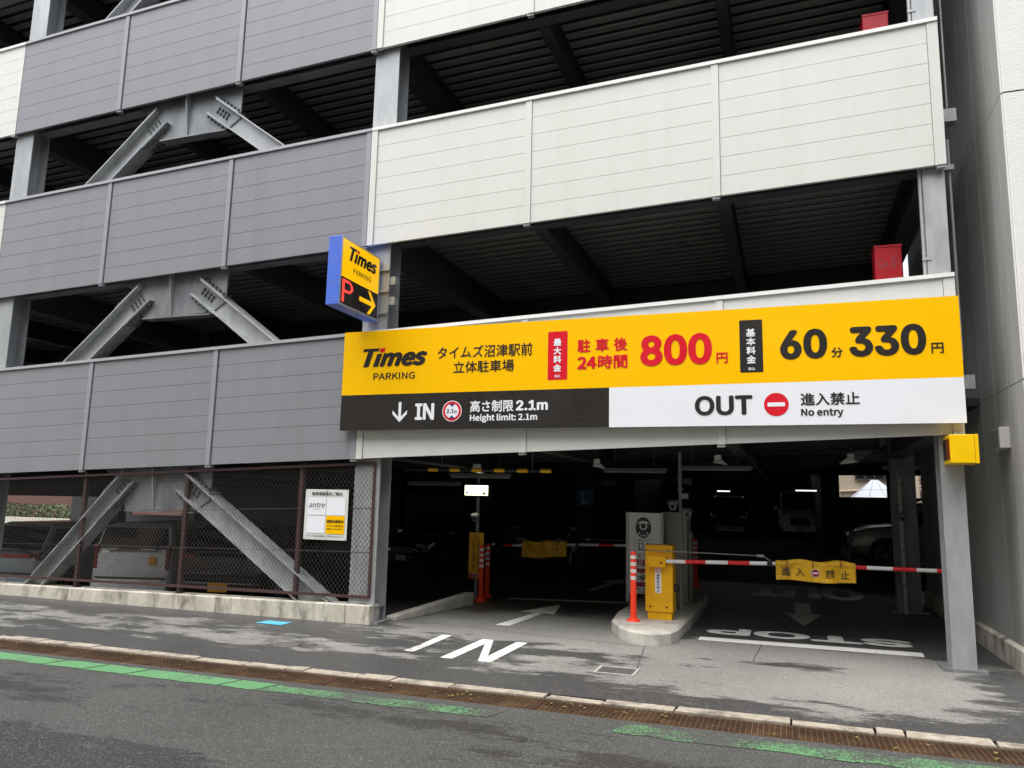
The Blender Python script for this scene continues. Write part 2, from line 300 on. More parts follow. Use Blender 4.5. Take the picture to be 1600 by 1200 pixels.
# text: mesh of a string fitted into a box on a plane (origin O, unit axes U, V, normal N)
def text(s, box, fr, m, parent, name='lettering', bold=0., shear=0., off=.004, warp=None):
    cu = bpy.data.curves.new('t', 'FONT'); cu.body = s
    cjk = any(ord(ch) > 0x2fff for ch in s)
    if SANS and not cjk: cu.font = SANS if all(ch in '01235678. -OUTINSPMm' for ch in s) else SANS2
    cu.shear = shear; cu.resolution_u = 5
    o = bpy.data.objects.new('t', cu); C.objects.link(o)
    src = bpy.data.meshes.new_from_object(o.evaluated_get(bpy.context.evaluated_depsgraph_get()))
    bpy.data.objects.remove(o); bpy.data.curves.remove(cu)
    xs = [v.co.x for v in src.vertices]; ys = [v.co.y for v in src.vertices]
    x0, x1, y0, y1 = min(xs), max(xs), min(ys), max(ys); u0, u1, v0, v1 = box
    O, U, V, N = [Vector(q) for q in fr]
    w_ = bold * (.62 if cjk else 1); ev = w_ * (v1 - v0) / max(.7, y1 - y0); eu = min(w_ * (u1 - u0) / (x1 - x0), ev * 1.3)
    # heavy weights: the strokes are laid over themselves, each layer a hair apart
    ring = [(0, 0)] if not bold else [(0, 0)] + [(math.cos(k*math.pi/4), math.sin(k*math.pi/4)) for k in range(8)]
    vs, fs = [], []
    for q, (a_, b_) in enumerate(ring):
        k0 = len(vs)
        for v in src.vertices:
            a = u0 + eu + (v.co.x - x0) / (x1 - x0) * (u1 - u0 - 2*eu) + a_*eu; b = v0 + ev + (v.co.y - y0) / (y1 - y0) * (v1 - v0 - 2*ev) + b_*ev
            vs.append(O + U*a + V*b + N*(off + q*.00012 + (warp(a, b) if warp else 0)))
        fs += [[k0 + i for i in p.vertices] for p in src.polygons]
    bpy.data.meshes.remove(src)
    me = bpy.data.meshes.new(name); me.from_pydata([tuple(v) for v in vs], [], fs); me.materials.append(m)
    o = bpy.data.objects.new(name, me); C.objects.link(o); o.parent = parent
    return o
def vtext(s, box, fr, m, parent, name='lettering', bold=.02, off=.004, gap=.06):   # stacked top to bottom
    u0, u1, v0, v1 = box; h = (v1 - v0) / len(s); objs = []
    for i, ch in enumerate(s):
        if ch == ' ': continue
        t0 = v1 - i * h; k = h * gap
        w = 1.0
        if ch in 'ー':                                          # long vowel bar turns upright in vertical writing
            mid = (u0 + u1) / 2; flat(MB(), [(mid - .006, t0 - h + k), (mid + .006, t0 - h + k), (mid + .006, t0 - k), (mid - .006, t0 - k)], fr, off).build(name, m, parent); continue
        objs.append(text(ch, (u0, u1, t0 - h + k, t0 - k), fr, m, parent, name, bold, off=off))
    # join the column into one piece of lettering
    if objs:
        bm_ = bmesh.new()
        for o in objs: bm_.from_mesh(o.data)
        me = objs[0].data; bm_.to_mesh(me); bm_.free()
        for o in objs[1:]: bpy.data.objects.remove(o)
        return objs[0]
def flat(mb, pts, fr, off):                                     # polygon on a sign plane
    O, U, V, N = [Vector(q) for q in fr]
    return mb.add([O + U * a + V * b + N * off for a, b in pts], [tuple(range(len(pts)))])
def disc(cx, cy, rx, ry=None, n=40): ry = ry or rx; return [(cx + rx * math.cos(2*math.pi*i/n), cy + ry * math.sin(2*math.pi*i/n)) for i in range(n)]
def rrect(x0, x1, y0, y1, r, n=5):
    out = []
    for cx, cy, a0 in ((x1-r, y0+r, -90), (x1-r, y1-r, 0), (x0+r, y1-r, 90), (x0+r, y0+r, 180)):
        out += [(cx + r*math.cos(R(a0+90*i/n)), cy + r*math.sin(R(a0+90*i/n))) for i in range(n+1)]
    return out
def ringmesh(mb, cx, cy, r0, r1, fr, off, n=40):
    O, U, V, N = [Vector(q) for q in fr]; a = disc(cx, cy, r0, n=n); b = disc(cx, cy, r1, n=n)
    return mb.add([O + U*p + V*q + N*off for p, q in a + b], [(i, (i+1) % n, (i+1) % n + n, i+n) for i in range(n)])

X, Y, Z = Vector((1, 0, 0)), Vector((0, 1, 0)), Vector((0, 0, 1))
S = 0.0366                                                     # the parking decks climb to the right
fz = lambda z, x: z + S * x

# ------------------------------------------------------------------ ground
tag(MB().add([(-300, -300, -1.4), (300, -300, -1.4), (300, 300, -1.4), (-300, 300, -1.4)], [(0, 1, 2, 3)]).build('ground', EARTH), kind='structure')
road = tag(MB().add([(-120, -60, 0), (120, -60, 0), (120, -3.2, 0), (-120, -3.2, 0)], [(0, 1, 2, 3)]).build('road', ROADM), kind='structure')
fore = tag(MB().add([(-60, -2.62, 0), (7.98, -2.62, 0), (7.98, -.45, 0), (7.98, .3, 0), (.33, .3, 0), (-60, .3, 0), (7.98, 9, 0), (.4, 9, 0), (40, -2.62, 0), (40, -.45, 0)],
       [(0, 1, 2, 3, 4, 5), (4, 3, 6, 7), (1, 8, 9, 2)]).build('pavement', FOREM), kind='structure')
sst = lambda t: (lambda q: q*q*(3-2*q))(max(0, min(1, t)))
def floor_z(x, y):
    if x < .36: return S * (x - .36) - .06
    return sst((y - 9) / 5) * (S * x + max(0, y - 13) * .045)
m = MB()
def grid(m, xs, ys):
    n = len(ys); m.add([(x, y, floor_z(x, y)) for x in xs for y in ys], [(i*n+j, (i+1)*n+j, (i+1)*n+j+1, i*n+j+1) for i in range(len(xs)-1) for j in range(n-1)], True)
grid(m, [-34, -20, -10, .35], [.26, 6, 12, 19]); grid(m, [.37, 4, 8, 14], [9 + .75*i for i in range(25)])
tag(m.build('garage_floor', mat('garage_floor_asphalt', lin('#3c3c3b'), .8, var=.15, scale=3)), kind='structure')
# garden soil under the far left view and drain trough
m = MB(); m.box(-120, 120, -3.2, -2.8, -.28, -.2); tag(m.build('drain_floor', PIT), kind='structure')
m = MB(); m.box(-120, 120, -3.22, -3.18, -.2, -.002); m.box(-120, 120, -2.83, -2.81, -.2, -.002); tag(m.build('drain_wall', PIT), kind='structure')
# kerb of worn stones along the drain
m = MB(); x = -14.
while x < 12:
    L = random.choice([.6, .6, .35, .9, .5, .2]) ; g = random.uniform(.006, .02)
    a, b = -2.79 + random.uniform(-.008, .008), -2.655 + random.uniform(-.015, .035)
    zz = .006 + random.uniform(0, .012)
    q = [(x, a), (x+L-g, a + random.uniform(-.006, .006)), (x+L-g, b + random.uniform(-.02, .02)), (x + random.uniform(0, .02), b)]
    m.add([(p[0], p[1], -.1) for p in q] + [(p[0], p[1], zz) for p in q], [(4, 5, 6, 7), (0, 1, 5, 4), (1, 2, 6, 5), (2, 3, 7, 6), (3, 0, 4, 7)])
    x += L
m.box(-120, -14, -2.79, -2.63, -.1, .008); m.box(12, 120, -2.79, -2.63, -.1, .008)
tag(m.build('kerb', STONE, bevel=.006), kind='structure')

# steel grates, one metre each
def make_grate():
    g = MB(); L = .995
    for yy in (-.185, .178): g.box(0, L, yy, yy + .007, -.045, 0)
    n = 24
    for i in range(n + 1): xx = i * (L - .005) / n; g.box(xx, xx + .005, -.178, .178, -.04, -.001)
    for j in range(1, 8): yy = -.178 + j * .356 / 8; g.box(.005, L - .005, yy, yy + .007, -.038, -.002)
    return g.build('drain_grate', RUST)
g0 = make_grate()
for i in range(18):
    o = g0 if i == 0 else g0.copy()
    if i: C.objects.link(o)
    o.location = (-9.3 + i, -2.99, 0)
    tag(o, 'rusty steel drain grate section in the long row between road and kerb stones', 'drain grate', 'rusty drain grates along the road')
# fallen leaves in the drain
lf = MB()
for i in range(85):
    xx = random.choice([random.uniform(-4, 9), random.uniform(2.5, 8.5)]); yy = -2.99 + random.gauss(0, .1); s = random.uniform(.010, .026); a = random.uniform(0, 6.3)
    if abs(yy + 2.99) > .3: continue
    zz = .004 + random.uniform(0, .012); c_, s_ = math.cos(a), math.sin(a)
    pts = [(-1, 0, .0), (-.2, .55, .25), (1, 0, .1), (-.2, -.55, .2)]
    lf.add([(xx + s*(p*c_ - q*s_), yy + s*(p*s_ + q*c_), zz + s*h) for p, q, h in pts], [(0, 1, 2), (0, 2, 3)])
tag(lf.build('leaves', LEAF), 'small yellow green fallen leaves lying on the rusty drain grates', 'leaves', kind='stuff')

# markings -----------------------------------------------------------
def mark(name, polys, m_, parent, z=.004, label=None):
    mb = MB()
    for p in polys: mb.add([(a, b, z) for a, b in p], [tuple(range(len(p)))])
    o = mb.build(name, m_, parent)
    if label: o['label'] = label
    return o
def strip(x0, x1, y0, y1, seg, gap, jit):
    out = []; x = x0
    while x < x1:
        L = min(random.uniform(*seg), x1 - x)
        if x1 - x - L < .3: L = x1 - x
        yj = lambda: random.uniform(-jit, jit); sk = .035
        n = 6; top = [(x + (L-gap)*i/n + sk*(1), y1 + yj()) for i in range(n+1)]; bot = [(x + (L-gap)*i/n - sk, y0 + yj()) for i in range(n, -1, -1)]
        out.append(bot[::-1] + top[::-1]); x += L
    return out
mark('green_line', strip(-12, 1.3, -3.575, -3.325, (.5, 1.1), .03, .012), GREENL, road, label='green painted road edge line broken by cracks')
mark('green_line', strip(1.3, 3.45, -3.57, -3.36, (.5, .8), .012, .015), GREENW, road, label='worn end of the green road edge line')
mark('green_line', strip(4.42, 9.5, -3.56, -3.32, (.8, 1.3), .01, .03), GREENW, road, label='flaked green road edge line before the exit')
mark('lane_mark', [[(1.58, -.98), (1.69, -.98), (1.66, -.27), (1.53, -.27)]], MARK, fore)
mark('lane_mark', [[(1.57, -1.42), (1.70, -1.42), (1.69, -.98), (1.58, -.98)]], MARKW, fore)
mark('letter_mark', [[(2.10, -1.59), (2.24, -1.59), (2.24, -.34), (2.10, -.34)], [(2.2405, -.34), (2.2405, -.62), (2.5395, -1.59), (2.5395, -1.30)],
      [(2.54, -1.59), (2.68, -1.59), (2.68, -.34), (2.54, -.34)]], MARK, fore, label='white painted letter N on the entry lane')
mark('lane_arrow', [[(1.84, .78), (2.04, .78), (2.10, 2.16), (1.97, 2.16)], [(1.72, 2.16), (2.28, 2.16), (2.06, 3.30)]], MARK, fore, label='white arrow pointing into the entry lane')
mark('stop_line', [[(4.55, .84), (7.10, .84), (7.12, 1.13), (4.55, 1.10)]], MARK, fore)
mark('entry_line', [[(.98, 3.58), (3.2, 3.98), (3.2, 4.22), (.98, 3.72)]], MARK, fore)
mark('lane_arrow', [[(5.84, 2.72), (6.12, 4.12), (5.97, 4.12), (5.97, 5.6), (5.73, 5.6), (5.73, 4.12), (5.56, 4.12)]], MARK, fore, label='white arrow pointing out at the road')
mark('lane_arrow', [[(1.9, 5.6), (2.05, 5.6), (2.15, 7.3), (2.0, 7.3)], [(1.7, 7.3), (2.4, 7.3), (2.2, 8.6)]], MARK, fore, label='second white arrow deep in the entry lane')
fl = ((0, 0, 0), (-1, 0, 0), (0, -1, 0), (0, 0, 1))              # read from inside: upside down for the viewer
text('STOP', (-7.10, -4.58, -2.0, -1.42), fl, MARK, fore, 'letter_mark', bold=.045)
text('OUT', (-7.0, -4.85, -8.6, -6.5), fl, MARK, fore, 'letter_mark', bold=.045)
# saw-cut seams in the forecourt
mark('floor_seam', [[(-6, .44), (7.9, .44), (7.9, .452), (-6, .452)][0:0] or [(.5, .60), (4.0, .05), (4.0, .062), (.5, .612)]], JOINTM, fore, z=.003)
mark('floor_seam', [[(4.15, -1.25), (4.162, -1.25), (4.012, .1), (4.0, .1)], [(5.25, -.28), (5.262, -.28), (5.32, .85), (5.308, .85)]], JOINTM, fore, z=.003)
mark('road_plate', [[(-1.10, -.53), (-.68, -.56), (-.68, -.30), (-1.06, -.30)]], CYAN, fore, label='small cyan plate mark beside the concrete wall')
# patches: manhole covers
mh = thing('manhole_cover', 'square steel manhole cover in a pale frame before the gate island', 'manhole cover', (3.99, -1.44, 0))
m = MB(); m.box(-.205, .205, -.175, -.15, .001, .010); m.box(-.205, .205, .15, .175, .001, .010); m.box(-.205, -.18, -.15, .15, .001, .010); m.box(.18, .205, -.15, .15, .001, .010); m.build('frame', mat('worn_frame', lin('#b3a9a5'), .7, var=.2, scale=20), mh)
m = MB(); m.box(-.178, .178, -.148, .148, .001, .006)
for i in range(9):
    for j in range(8):
        a, b = -.155 + i*.035, -.125 + j*.033; m.box(a, a+.02, b, b+.018, .006, .009)
m.build('lid', IRON, mh)
m = MB(); m.lathe((0.22, -1.67, 0), [(.16, .001), (.16, .006), (.13, .006)], 24); tag(m.build('round_manhole', IRON), 'small round dark iron lid flush in the pavement', 'manhole cover')

# ------------------------------------------------------------------ parking garage
gar = thing('parking_garage', 'multi-storey steel parking garage clad in grey and white horizontal panels', 'parking garage')
B = [2.22, 5.32, 8.43, 11.54, 14.65]; T = [4.03, 7.14, 10.25, 13.36]
XR = 7.5
def panel(x0, x1, zb, zt, m_, k):
    n = 7; h = (zt - .045 - zb) / n; prof = []
    for i in range(n):
        a, b = zb + i*h, zb + (i+1)*h
        prof += [(.0, a + .003), (.0, b - .003)] + ([(.006, b - .001), (.006, b + .001)] if i < n-1 else [])
    prof += [(.05, zt - .049), (.05, zb + .004)]
    mb = MB(S); N = len(prof)
    mb.add([(x, y, z) for x in (x0, x1) for y, z in prof], [(i, (i+1) % N, (i+1) % N + N, i+N) for i in range(N)] + [tuple(range(N)), tuple(range(N, 2*N))])
    return mb.build('cladding_panel', m_, gar)
for k in range(4):
    zb, zt = B[k], T[k]
    for i in range(-6, 3):
        x0, x1 = 2.5*i, 2.5*(i+1)
        white = i >= 0 or i < -3
        if k == 0 and i < -3: white = False
        mm = WHITE if white else GREY
        xa = x0 + (.10 if i == 0 else (.012 if i < 0 else .004)); xb = x1 - (.095 if i < 0 else .092)
        if i == 2: xb = XR - .12
        if i == -4: xb = x1 - .01
        pn = panel(xa, xb, zb, zt, mm, k)
        if k == 0: pn['label'] = ('white' if white else 'grey') + ' lowest cladding panel of boards'
        if i == 0: MB(S).box(.0, .094, -.022, .05, zb - .004, zt - .05).build('panel_trim', mm, gar)
        tr = MB(S)
        if i == 2: tr.box(XR - .115, XR, -.012, .05, zb - .004, zt - .05)
        elif i != -4: tr.box(x1 - .09, x1 - .012 if i < 0 else x1 - .001, -.016, .05, zb - .004, zt - .05)
        if tr.v: tr.build('panel_trim', mm if white else TRIMG, gar)
        br = MB(S); br.box(x1 - .10, x1 - .01, .0, .07, zb - .035, zb - .008); br.build('panel_bracket', GALV, gar)
        MB(S).box(x0 + .001, x1 - .001, -.03, .085, zt - .046, zt).build('coping', CAPW if white else CAPG, gar)
    MB(S).box(-15, XR - .02, .056, .066, zb + .03, zt - .06).build('panel_backing', GAP, gar)
# return faces of the panels at the right end
for k in range(4): MB(S).box(XR - .04, XR - .001, .07, .5, B[k] + .01, T[k] - .06).build('end_panel', WHITE, gar)

# columns: H sections, flange to the street
def column(x, y, w, d, z0, z1, m_, base=True, nm='column'):
    mb = MB(); mb.sweep(H_(w, d, .022, .018), (x, y, z0), (x, y, z1), X, Y); o = mb.build(nm, m_, gar)
    if base:
        b = MB(); b.box(x - w/2 - .09, x + w/2 + .09, y - d/2 - .05, y + d/2 + .08, z0 + .001, z0 + .03); bp = b.build('base_plate', GALVD, o)
    return o
c0 = column(.135, .26, .40, .33, 0, 16, GALV); column(-7.36, .26, .42, .33, -.5, 16, GALV, False); column(7.375, .25, .23, .30, 0, 16, GALV)
column(-14.86, .26, .42, .33, -.8, 16, GALV, False)
for s_ in (0,):                                               # stiffener ribs at the foot of the entrance column
    m = MB(); m.box(.153, .335, .247, .262, .03, .20); m.add([(.15, .11, .2), (.335, .11, .2), (.335, .41, .2), (.15, .41, .2), (.15, .11, .215), (.335, .11, .215), (.335, .41, .215), (.15, .41, .215)], [(0, 3, 2, 1), (4, 5, 6, 7), (0, 1, 5, 4), (1, 2, 6, 5), (2, 3, 7, 6), (3, 0, 4, 7)])
    m.build('stiffener', GALVD, gar)
for x in (-14.9, -7.4, .7, 7.52):
    for y in (5.25, 10.3, 15.3):
        if (x > 7 and y > 6) or (x == .7 and y < 6): continue
        zf = floor_z(x, y)
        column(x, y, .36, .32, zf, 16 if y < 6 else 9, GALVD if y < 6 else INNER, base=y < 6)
# decks, beams
for k in range(4):
    zb = B[k]; zd = zb + .46
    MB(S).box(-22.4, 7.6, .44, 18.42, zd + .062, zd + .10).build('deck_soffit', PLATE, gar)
    ribs = MB(S); p = .24
    for q in range(int(17.9 / p)):                             # galvanised ribs below a plate blackened for the shade between them
        y0 = .46 + q*p; ribs.add([(x, y, z) for x in (-22.4, 7.58) for y, z in ((y0, zd + .03), (y0 + .11, zd + .03), (y0 + .125, zd + .06), (y0 - .015, zd + .06))], [(0, 1, 5, 4), (1, 2, 6, 5), (2, 3, 7, 6), (3, 0, 4, 7), (0, 3, 2, 1), (4, 5, 6, 7)])
    ribs.build('deck_ribs', DECK, gar)
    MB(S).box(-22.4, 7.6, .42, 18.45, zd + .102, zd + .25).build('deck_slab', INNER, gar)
    for j in range(-8, 4):
        x = 2.5*j + (.12 if j == 0 else 0); deep = (j % 3 == 0)
        if j == 3: x = 7.37
        mb = MB(); w = .17 if not deep else .26; d = .40 if not deep else (.52 if k else .42)
        z = fz(zd, x); mb.sweep(H_(w, d, .02, .014), (x, .46, z - d/2 - .003), (x, 18.3 if (k or j < 3) else 5.1, z - d/2 - .003), X, Z); mb.build('deck_beam', BEAM, gar)
    for (xa, xb) in ((-14.6, -7.58), (-7.14, -.07), (.34, 7.25)):
        d = .42; sh = (xb - xa)
        for yy, w_, mm in ((.30, .2, GALVD if xa < 0 else BEAM),):
            mb = MB(); mb.sweep(H_(w_, d, .022, .014), (xa, yy, fz(zb + .03, xa) + d/2), (xb, yy, fz(zb + .03, xb) + d/2), Y, Z); mb.build('edge_beam', mm, gar)
    for yy in (5.25, 10.3, 15.3):
        mb = MB(); d = .5 if k else .24; mb.sweep(H_(.2, d, .022, .014), (-22, yy, fz(zd - .01, -22) - d/2), (7.2, yy, fz(zd - .01, 7.2) - d/2), Y, Z); mb.build('cross_beam', BEAM, gar)

# chevron braces with gusset in the grey bay
def brace(pu0, pu1, pl0, pl1, y=.22, par=None):
    """H section: web faces the street; pu = outer flange edge, pl = other flange edge (x, z)"""
    a = (Vector((pu0[0], y, pu0[1])) + Vector((pl0[0], y, pl0[1]))) / 2; b = (Vector((pu1[0], y, pu1[1])) + Vector((pl1[0], y, pl1[1]))) / 2
    d = (b - a).normalized(); n = Vector((-d.z, 0, d.x))
    if n.z < 0: n = -n
    w = Vector((pu0[0]-pl0[0], 0, pu0[1]-pl0[1])); h = abs(w.dot(n)); 
    mb = MB(); mb.sweep(H_(.26, h, .02, .014), a, b, Y, n); o = mb.build('brace', GALV, gar)
    ln = .62; sp = MB(); bo = MB()
    for s in (1, -1):                                          # splice plates on flanges and web, with bolt heads
        for yy in (-.075, .075):
            c_ = a + d*(ln/2 - .05) + n*s*(h/2 + .009) + Y*yy; sp.obox(c_, (d, Y, n), ln/2, .05, .009)
            for q in range(6):
                bc = a + d*(.02 + q*.095) + n*s*(h/2 + .018) + Y*yy; bo.tube(bc, bc + n*s*.04, .024, 6)
    c_ = a + d*.22 - Y*.018; sp.obox(c_, (d, n, Y), .17, h*.24, .009)
    for q in range(4):
        for w_ in (-.5, .5, -1.2, 1.2):
            bc = a + d*(.09 + q*.08) + n*w_*h*.13 - Y*.027; bo.tube(bc, bc - Y*.026, .016, 6)
    sp.build('splice_plate', GALVD, o); bo.build('bolts', BOLT, o)
    return o
for k in range(-1, 4):
    zk = B[0] + 3.105*k if k < 0 else None
    b_ = 2.22 + 3.105*(k+1) if k >= 0 else 2.22             # soffit level of the beam the brace hangs from (at X=0)
    g = MB(); y0, y1 = .19, .215
    def P_(x, z): return fz(z, x)
    pts = [(-4.72, b_ - .02), (-4.38, b_ - .20), (-4.25, b_ - .66), (-2.86, b_ - .66), (-2.62, b_ - .52), (-2.60, b_ + .25), (-4.72, b_ + .25)]
    g.add([(x, y, P_(x, z)) for y in (y0, y1) for x, z in pts], [tuple(range(7)), tuple(range(13, 6, -1))] + [(i, (i+1) % 7, (i+1) % 7 + 7, i+7) for i in range(7)])
    g.box(-4.22, -2.86, .13, .32, fz(b_ - .68, -3.54) - .012, fz(b_ - .68, -3.54) + .006)
    gp = g.build('gusset_plate', GALVD, gar)
    st = MB(); st.add([(-3.69, .19, P_(-3.69, b_ + .1)), (-3.69, .07, P_(-3.69, b_ + .1)), (-3.69, .17, P_(-3.69, b_ - .64)), (-3.69, .19, P_(-3.69, b_ - .64)),
              (-3.675, .19, P_(-3.69, b_ + .1)), (-3.675, .07, P_(-3.69, b_ + .1)), (-3.675, .17, P_(-3.69, b_ - .64)), (-3.675, .19, P_(-3.69, b_ - .64))], [(0, 1, 2, 3), (4, 7, 6, 5), (0, 4, 5, 1), (1, 5, 6, 2), (2, 6, 7, 3), (3, 7, 4, 0)])
    st.build('stiffener', GALV, gp)
    if k == -1:
        brace((-4.30, 2.02), (-6.25, .06), (-4.08, 1.84), (-5.97, -.02)); brace((-3.06, 2.02), (-.32, .14), (-3.17, 1.72), (-.60, .08))
        m = MB(); m.obox((-6.3, .25, .0), (X, Y, Z), .35, .2, .03); m.obox((-.3, .25, .14), (X, Y, Z), .35, .2, .03); m.build('brace_foot', GALVD, gar)
    else:
        dz = b_ - 5.325
        brace((-4.36, 5.06+dz), (-6.35, 3.40+dz), (-4.10, 4.80+dz), (-6.05, 3.20+dz)); brace((-3.06, 5.09+dz), (-1.15, 3.72+dz), (-3.22, 4.84+dz), (-1.40, 3.50+dz))

# back and side of the garage
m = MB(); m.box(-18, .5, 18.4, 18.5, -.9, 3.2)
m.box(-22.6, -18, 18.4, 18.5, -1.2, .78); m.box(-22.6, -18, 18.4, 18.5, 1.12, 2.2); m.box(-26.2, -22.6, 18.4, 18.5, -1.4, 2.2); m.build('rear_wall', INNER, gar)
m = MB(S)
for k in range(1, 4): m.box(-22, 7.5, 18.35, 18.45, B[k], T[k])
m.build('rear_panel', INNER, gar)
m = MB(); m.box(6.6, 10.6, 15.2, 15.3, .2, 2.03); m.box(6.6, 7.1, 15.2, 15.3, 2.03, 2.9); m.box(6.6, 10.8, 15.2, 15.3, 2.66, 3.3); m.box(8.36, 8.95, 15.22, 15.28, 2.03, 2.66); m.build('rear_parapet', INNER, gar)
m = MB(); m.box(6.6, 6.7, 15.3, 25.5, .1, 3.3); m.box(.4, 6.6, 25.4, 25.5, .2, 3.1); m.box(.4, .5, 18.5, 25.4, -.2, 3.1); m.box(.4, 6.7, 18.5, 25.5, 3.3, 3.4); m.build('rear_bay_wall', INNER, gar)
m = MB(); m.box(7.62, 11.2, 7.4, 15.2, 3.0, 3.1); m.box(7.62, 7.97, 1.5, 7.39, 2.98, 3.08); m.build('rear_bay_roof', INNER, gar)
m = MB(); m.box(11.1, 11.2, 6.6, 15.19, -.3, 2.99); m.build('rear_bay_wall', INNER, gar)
m = MB(); m.box(-36, -24.2, 18.5, 18.6, -1.3, -.25); m.build('rear_kerb', INNER, gar)
# low interior kerb wall beside the entry
m = MB(); m.add([(.34, .44, 0), (.50, .44, 0), (.80, 2.55, 0), (.64, 2.55, 0), (.34, .44, .07), (.50, .44, .07), (.80, 2.55, .20), (.64, 2.55, .20)], [(0, 3, 2, 1), (4, 5, 6, 7), (0, 1, 5, 4), (1, 2, 6, 5), (2, 3, 7, 6), (3, 0, 4, 7)])
tag(m.build('kerb_wall', CONCT, bevel=.012), 'low concrete kerb wall rising beside the entry lane', 'kerb wall')
# drain pipe on the inner column, pipe on right end column, brackets towards the neighbour
pp = thing('drain_pipe', 'pale vertical drain pipe strapped to the inner column by the exit', 'drain pipe', (7.44, 4.95, 0))
MB().tube((0, 0, 0), (0, 0, 2.35), .035, 10).build('pipe', LTGREY, pp)
m = MB()
for z in (.45, 1.0, 1.75, 2.1): m.lathe((0, 0, z), [(.042, 0), (.042, .02)], 10)
m.box(-.06, .06, -.05, .08, 2.2, 2.4); m.build('strap', GREYP, pp)
m = MB(); m.tube((7.235, .12, 4.0), (7.235, .12, 16), .022, 8)
for z in (4.5, 5.6, 7.6, 8.7): m.box(7.21, 7.30, .09, .13, z, z + .03)
m.build('conduit', GALV, gar)
for z in (6.30, 3.05, 9.4): MB().box(7.48, 7.72, .42, .58, z, z + .16).build('side_bracket', GALV, gar)
for z in (5.7, 8.75): MB().box(7.48, 7.66, .44, .52, z, z + .06).build('side_bracket', GALV, gar)
m = MB(); m.tube((7.62, .5, 3.4), (7.62, .5, 6.1), .018, 6); m.tube((7.64, .5, 6.5), (7.64, .5, 9), .014, 6); m.build('conduit', GALV, gar)

# ------------------------------------------------------------------ neighbour building
nb = thing('neighbour_building', 'pale concrete building with ribbed side wall close beside the garage', 'building', (7.98, -.43, 0))
zs_ = [0, 3.02, 6.15, 9.3, 12.4, 20]
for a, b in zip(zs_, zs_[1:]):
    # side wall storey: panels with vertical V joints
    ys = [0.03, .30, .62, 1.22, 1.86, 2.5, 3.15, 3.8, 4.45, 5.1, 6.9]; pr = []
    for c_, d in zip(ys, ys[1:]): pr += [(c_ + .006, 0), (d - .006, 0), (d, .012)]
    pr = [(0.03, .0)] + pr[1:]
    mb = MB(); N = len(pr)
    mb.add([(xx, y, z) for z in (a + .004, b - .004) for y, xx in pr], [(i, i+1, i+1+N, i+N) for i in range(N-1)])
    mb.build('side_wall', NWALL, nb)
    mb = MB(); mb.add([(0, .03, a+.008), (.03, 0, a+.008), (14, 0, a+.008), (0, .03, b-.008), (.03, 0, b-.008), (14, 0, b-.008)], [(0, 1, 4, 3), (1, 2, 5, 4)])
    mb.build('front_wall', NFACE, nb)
MB().box(.014, 14, .014, 6.9, 0, 20).build('core_wall', JOINTM, nb)
mb = MB()
for y in (.30, .62, 1.22, 1.86, 2.5, 3.15, 3.8, 4.45, 5.1): mb.box(.004, .02, y - .004, y + .004, .3, 20)
mb.build('wall_groove', GROOVE, nb)
mb = MB(); mb.add([(-.05, -.05, 0), (-.05, -.05, .235), (.0, -.05, .262), (-.05, 6.9, 0), (-.05, 6.9, .235), (.0, 6.9, .262), (14, -.05, 0), (14, -.05, .235), (14, 0, .262), (0, 0, .262)],
   [(0, 3, 4, 1), (1, 4, 5, 9), (1, 9, 2), (0, 1, 7, 6), (1, 2, 8, 7)]); mb.build('plinth', CONC, nb)
wb = thing('wall_box', 'small grey metal box fixed high on the ribbed side wall', 'junction box', (7.98, .45, 2.48))
m = MB(); m.box(-.10, 0, -.2, .2, -.115, .115); m.build('body', LTGREY, wb, bevel=.006); m = MB(); m.box(-.105, -.10, -.185, .185, -.1, .1); m.build('cover', GREYP, wb)

# unseen buildings added across the street to block the low sky
def opposite(x0, x1, y1, h, label, mm):
    b = thing('unseen_street_building', label, 'building', ((x0+x1)/2, y1, 0)); w = (x1-x0)/2
    MB().box(-w, w, -9, 0, 0, h).build('wall', mm, b)
    for k in range(int(h//3)):
        for i in range(int(2*w//2.4)):
            x = -w + .7 + i*2.4; MB().box(x, x+1.3, .0, .03, 1 + 3*k, 2.3 + 3*k).build('window', GLASS, b)
    MB().box(-w-.1, w+.1, -9.1, .12, h, h+.3).build('parapet', CONCT, b)
opposite(-26, -9, -15, 12.3, 'beige four storey building across the street on the left', BEIGE)
opposite(-8.4, 6, -15.5, 15.5, 'pale five storey building straight across the street', GWALL)
opposite(6.6, 26, -15, 12.3, 'brown brick building across the street on the right', BRICK)

# ------------------------------------------------------------------ low wall and chain link fence
lw = thing('low_concrete_wall', 'low weathered concrete wall along the pavement below the mesh fence', 'low wall')
def lowwall(x0, x1):
    b = MB(); b.add([(x0, .0, -.4), (x1, .0, -.4), (x1, .27, -.4), (x0, .27, -.4), (x0, .0, fz(.245, x0*.3)), (x1, .0, fz(.245, x1*.3)), (x1, .27, fz(.245, x1*.3)), (x0, .27, fz(.245, x0*.3))],
            [(0, 3, 2, 1), (4, 5, 6, 7), (0, 1, 5, 4), (1, 2, 6, 5), (2, 3, 7, 6), (3, 0, 4, 7)])
    b.build('wall_segment', CONC, lw, bevel=.014)
xs = [-12.2, -9.6, -7.3, -5.07, -2.2, -.05, .335]
for a, b in zip(xs, xs[1:]): lowwall(a, b - .008)
fe = thing('mesh_fence', 'brown steel framed chain link fence on the low concrete wall', 'fence')
yF = .09; topz = lambda x: 2.155 + .041*x; botz = lambda x: .345 + .008*x
px_ = [-9.15, -7.1, -5.05, -3.0, -.95, .17]
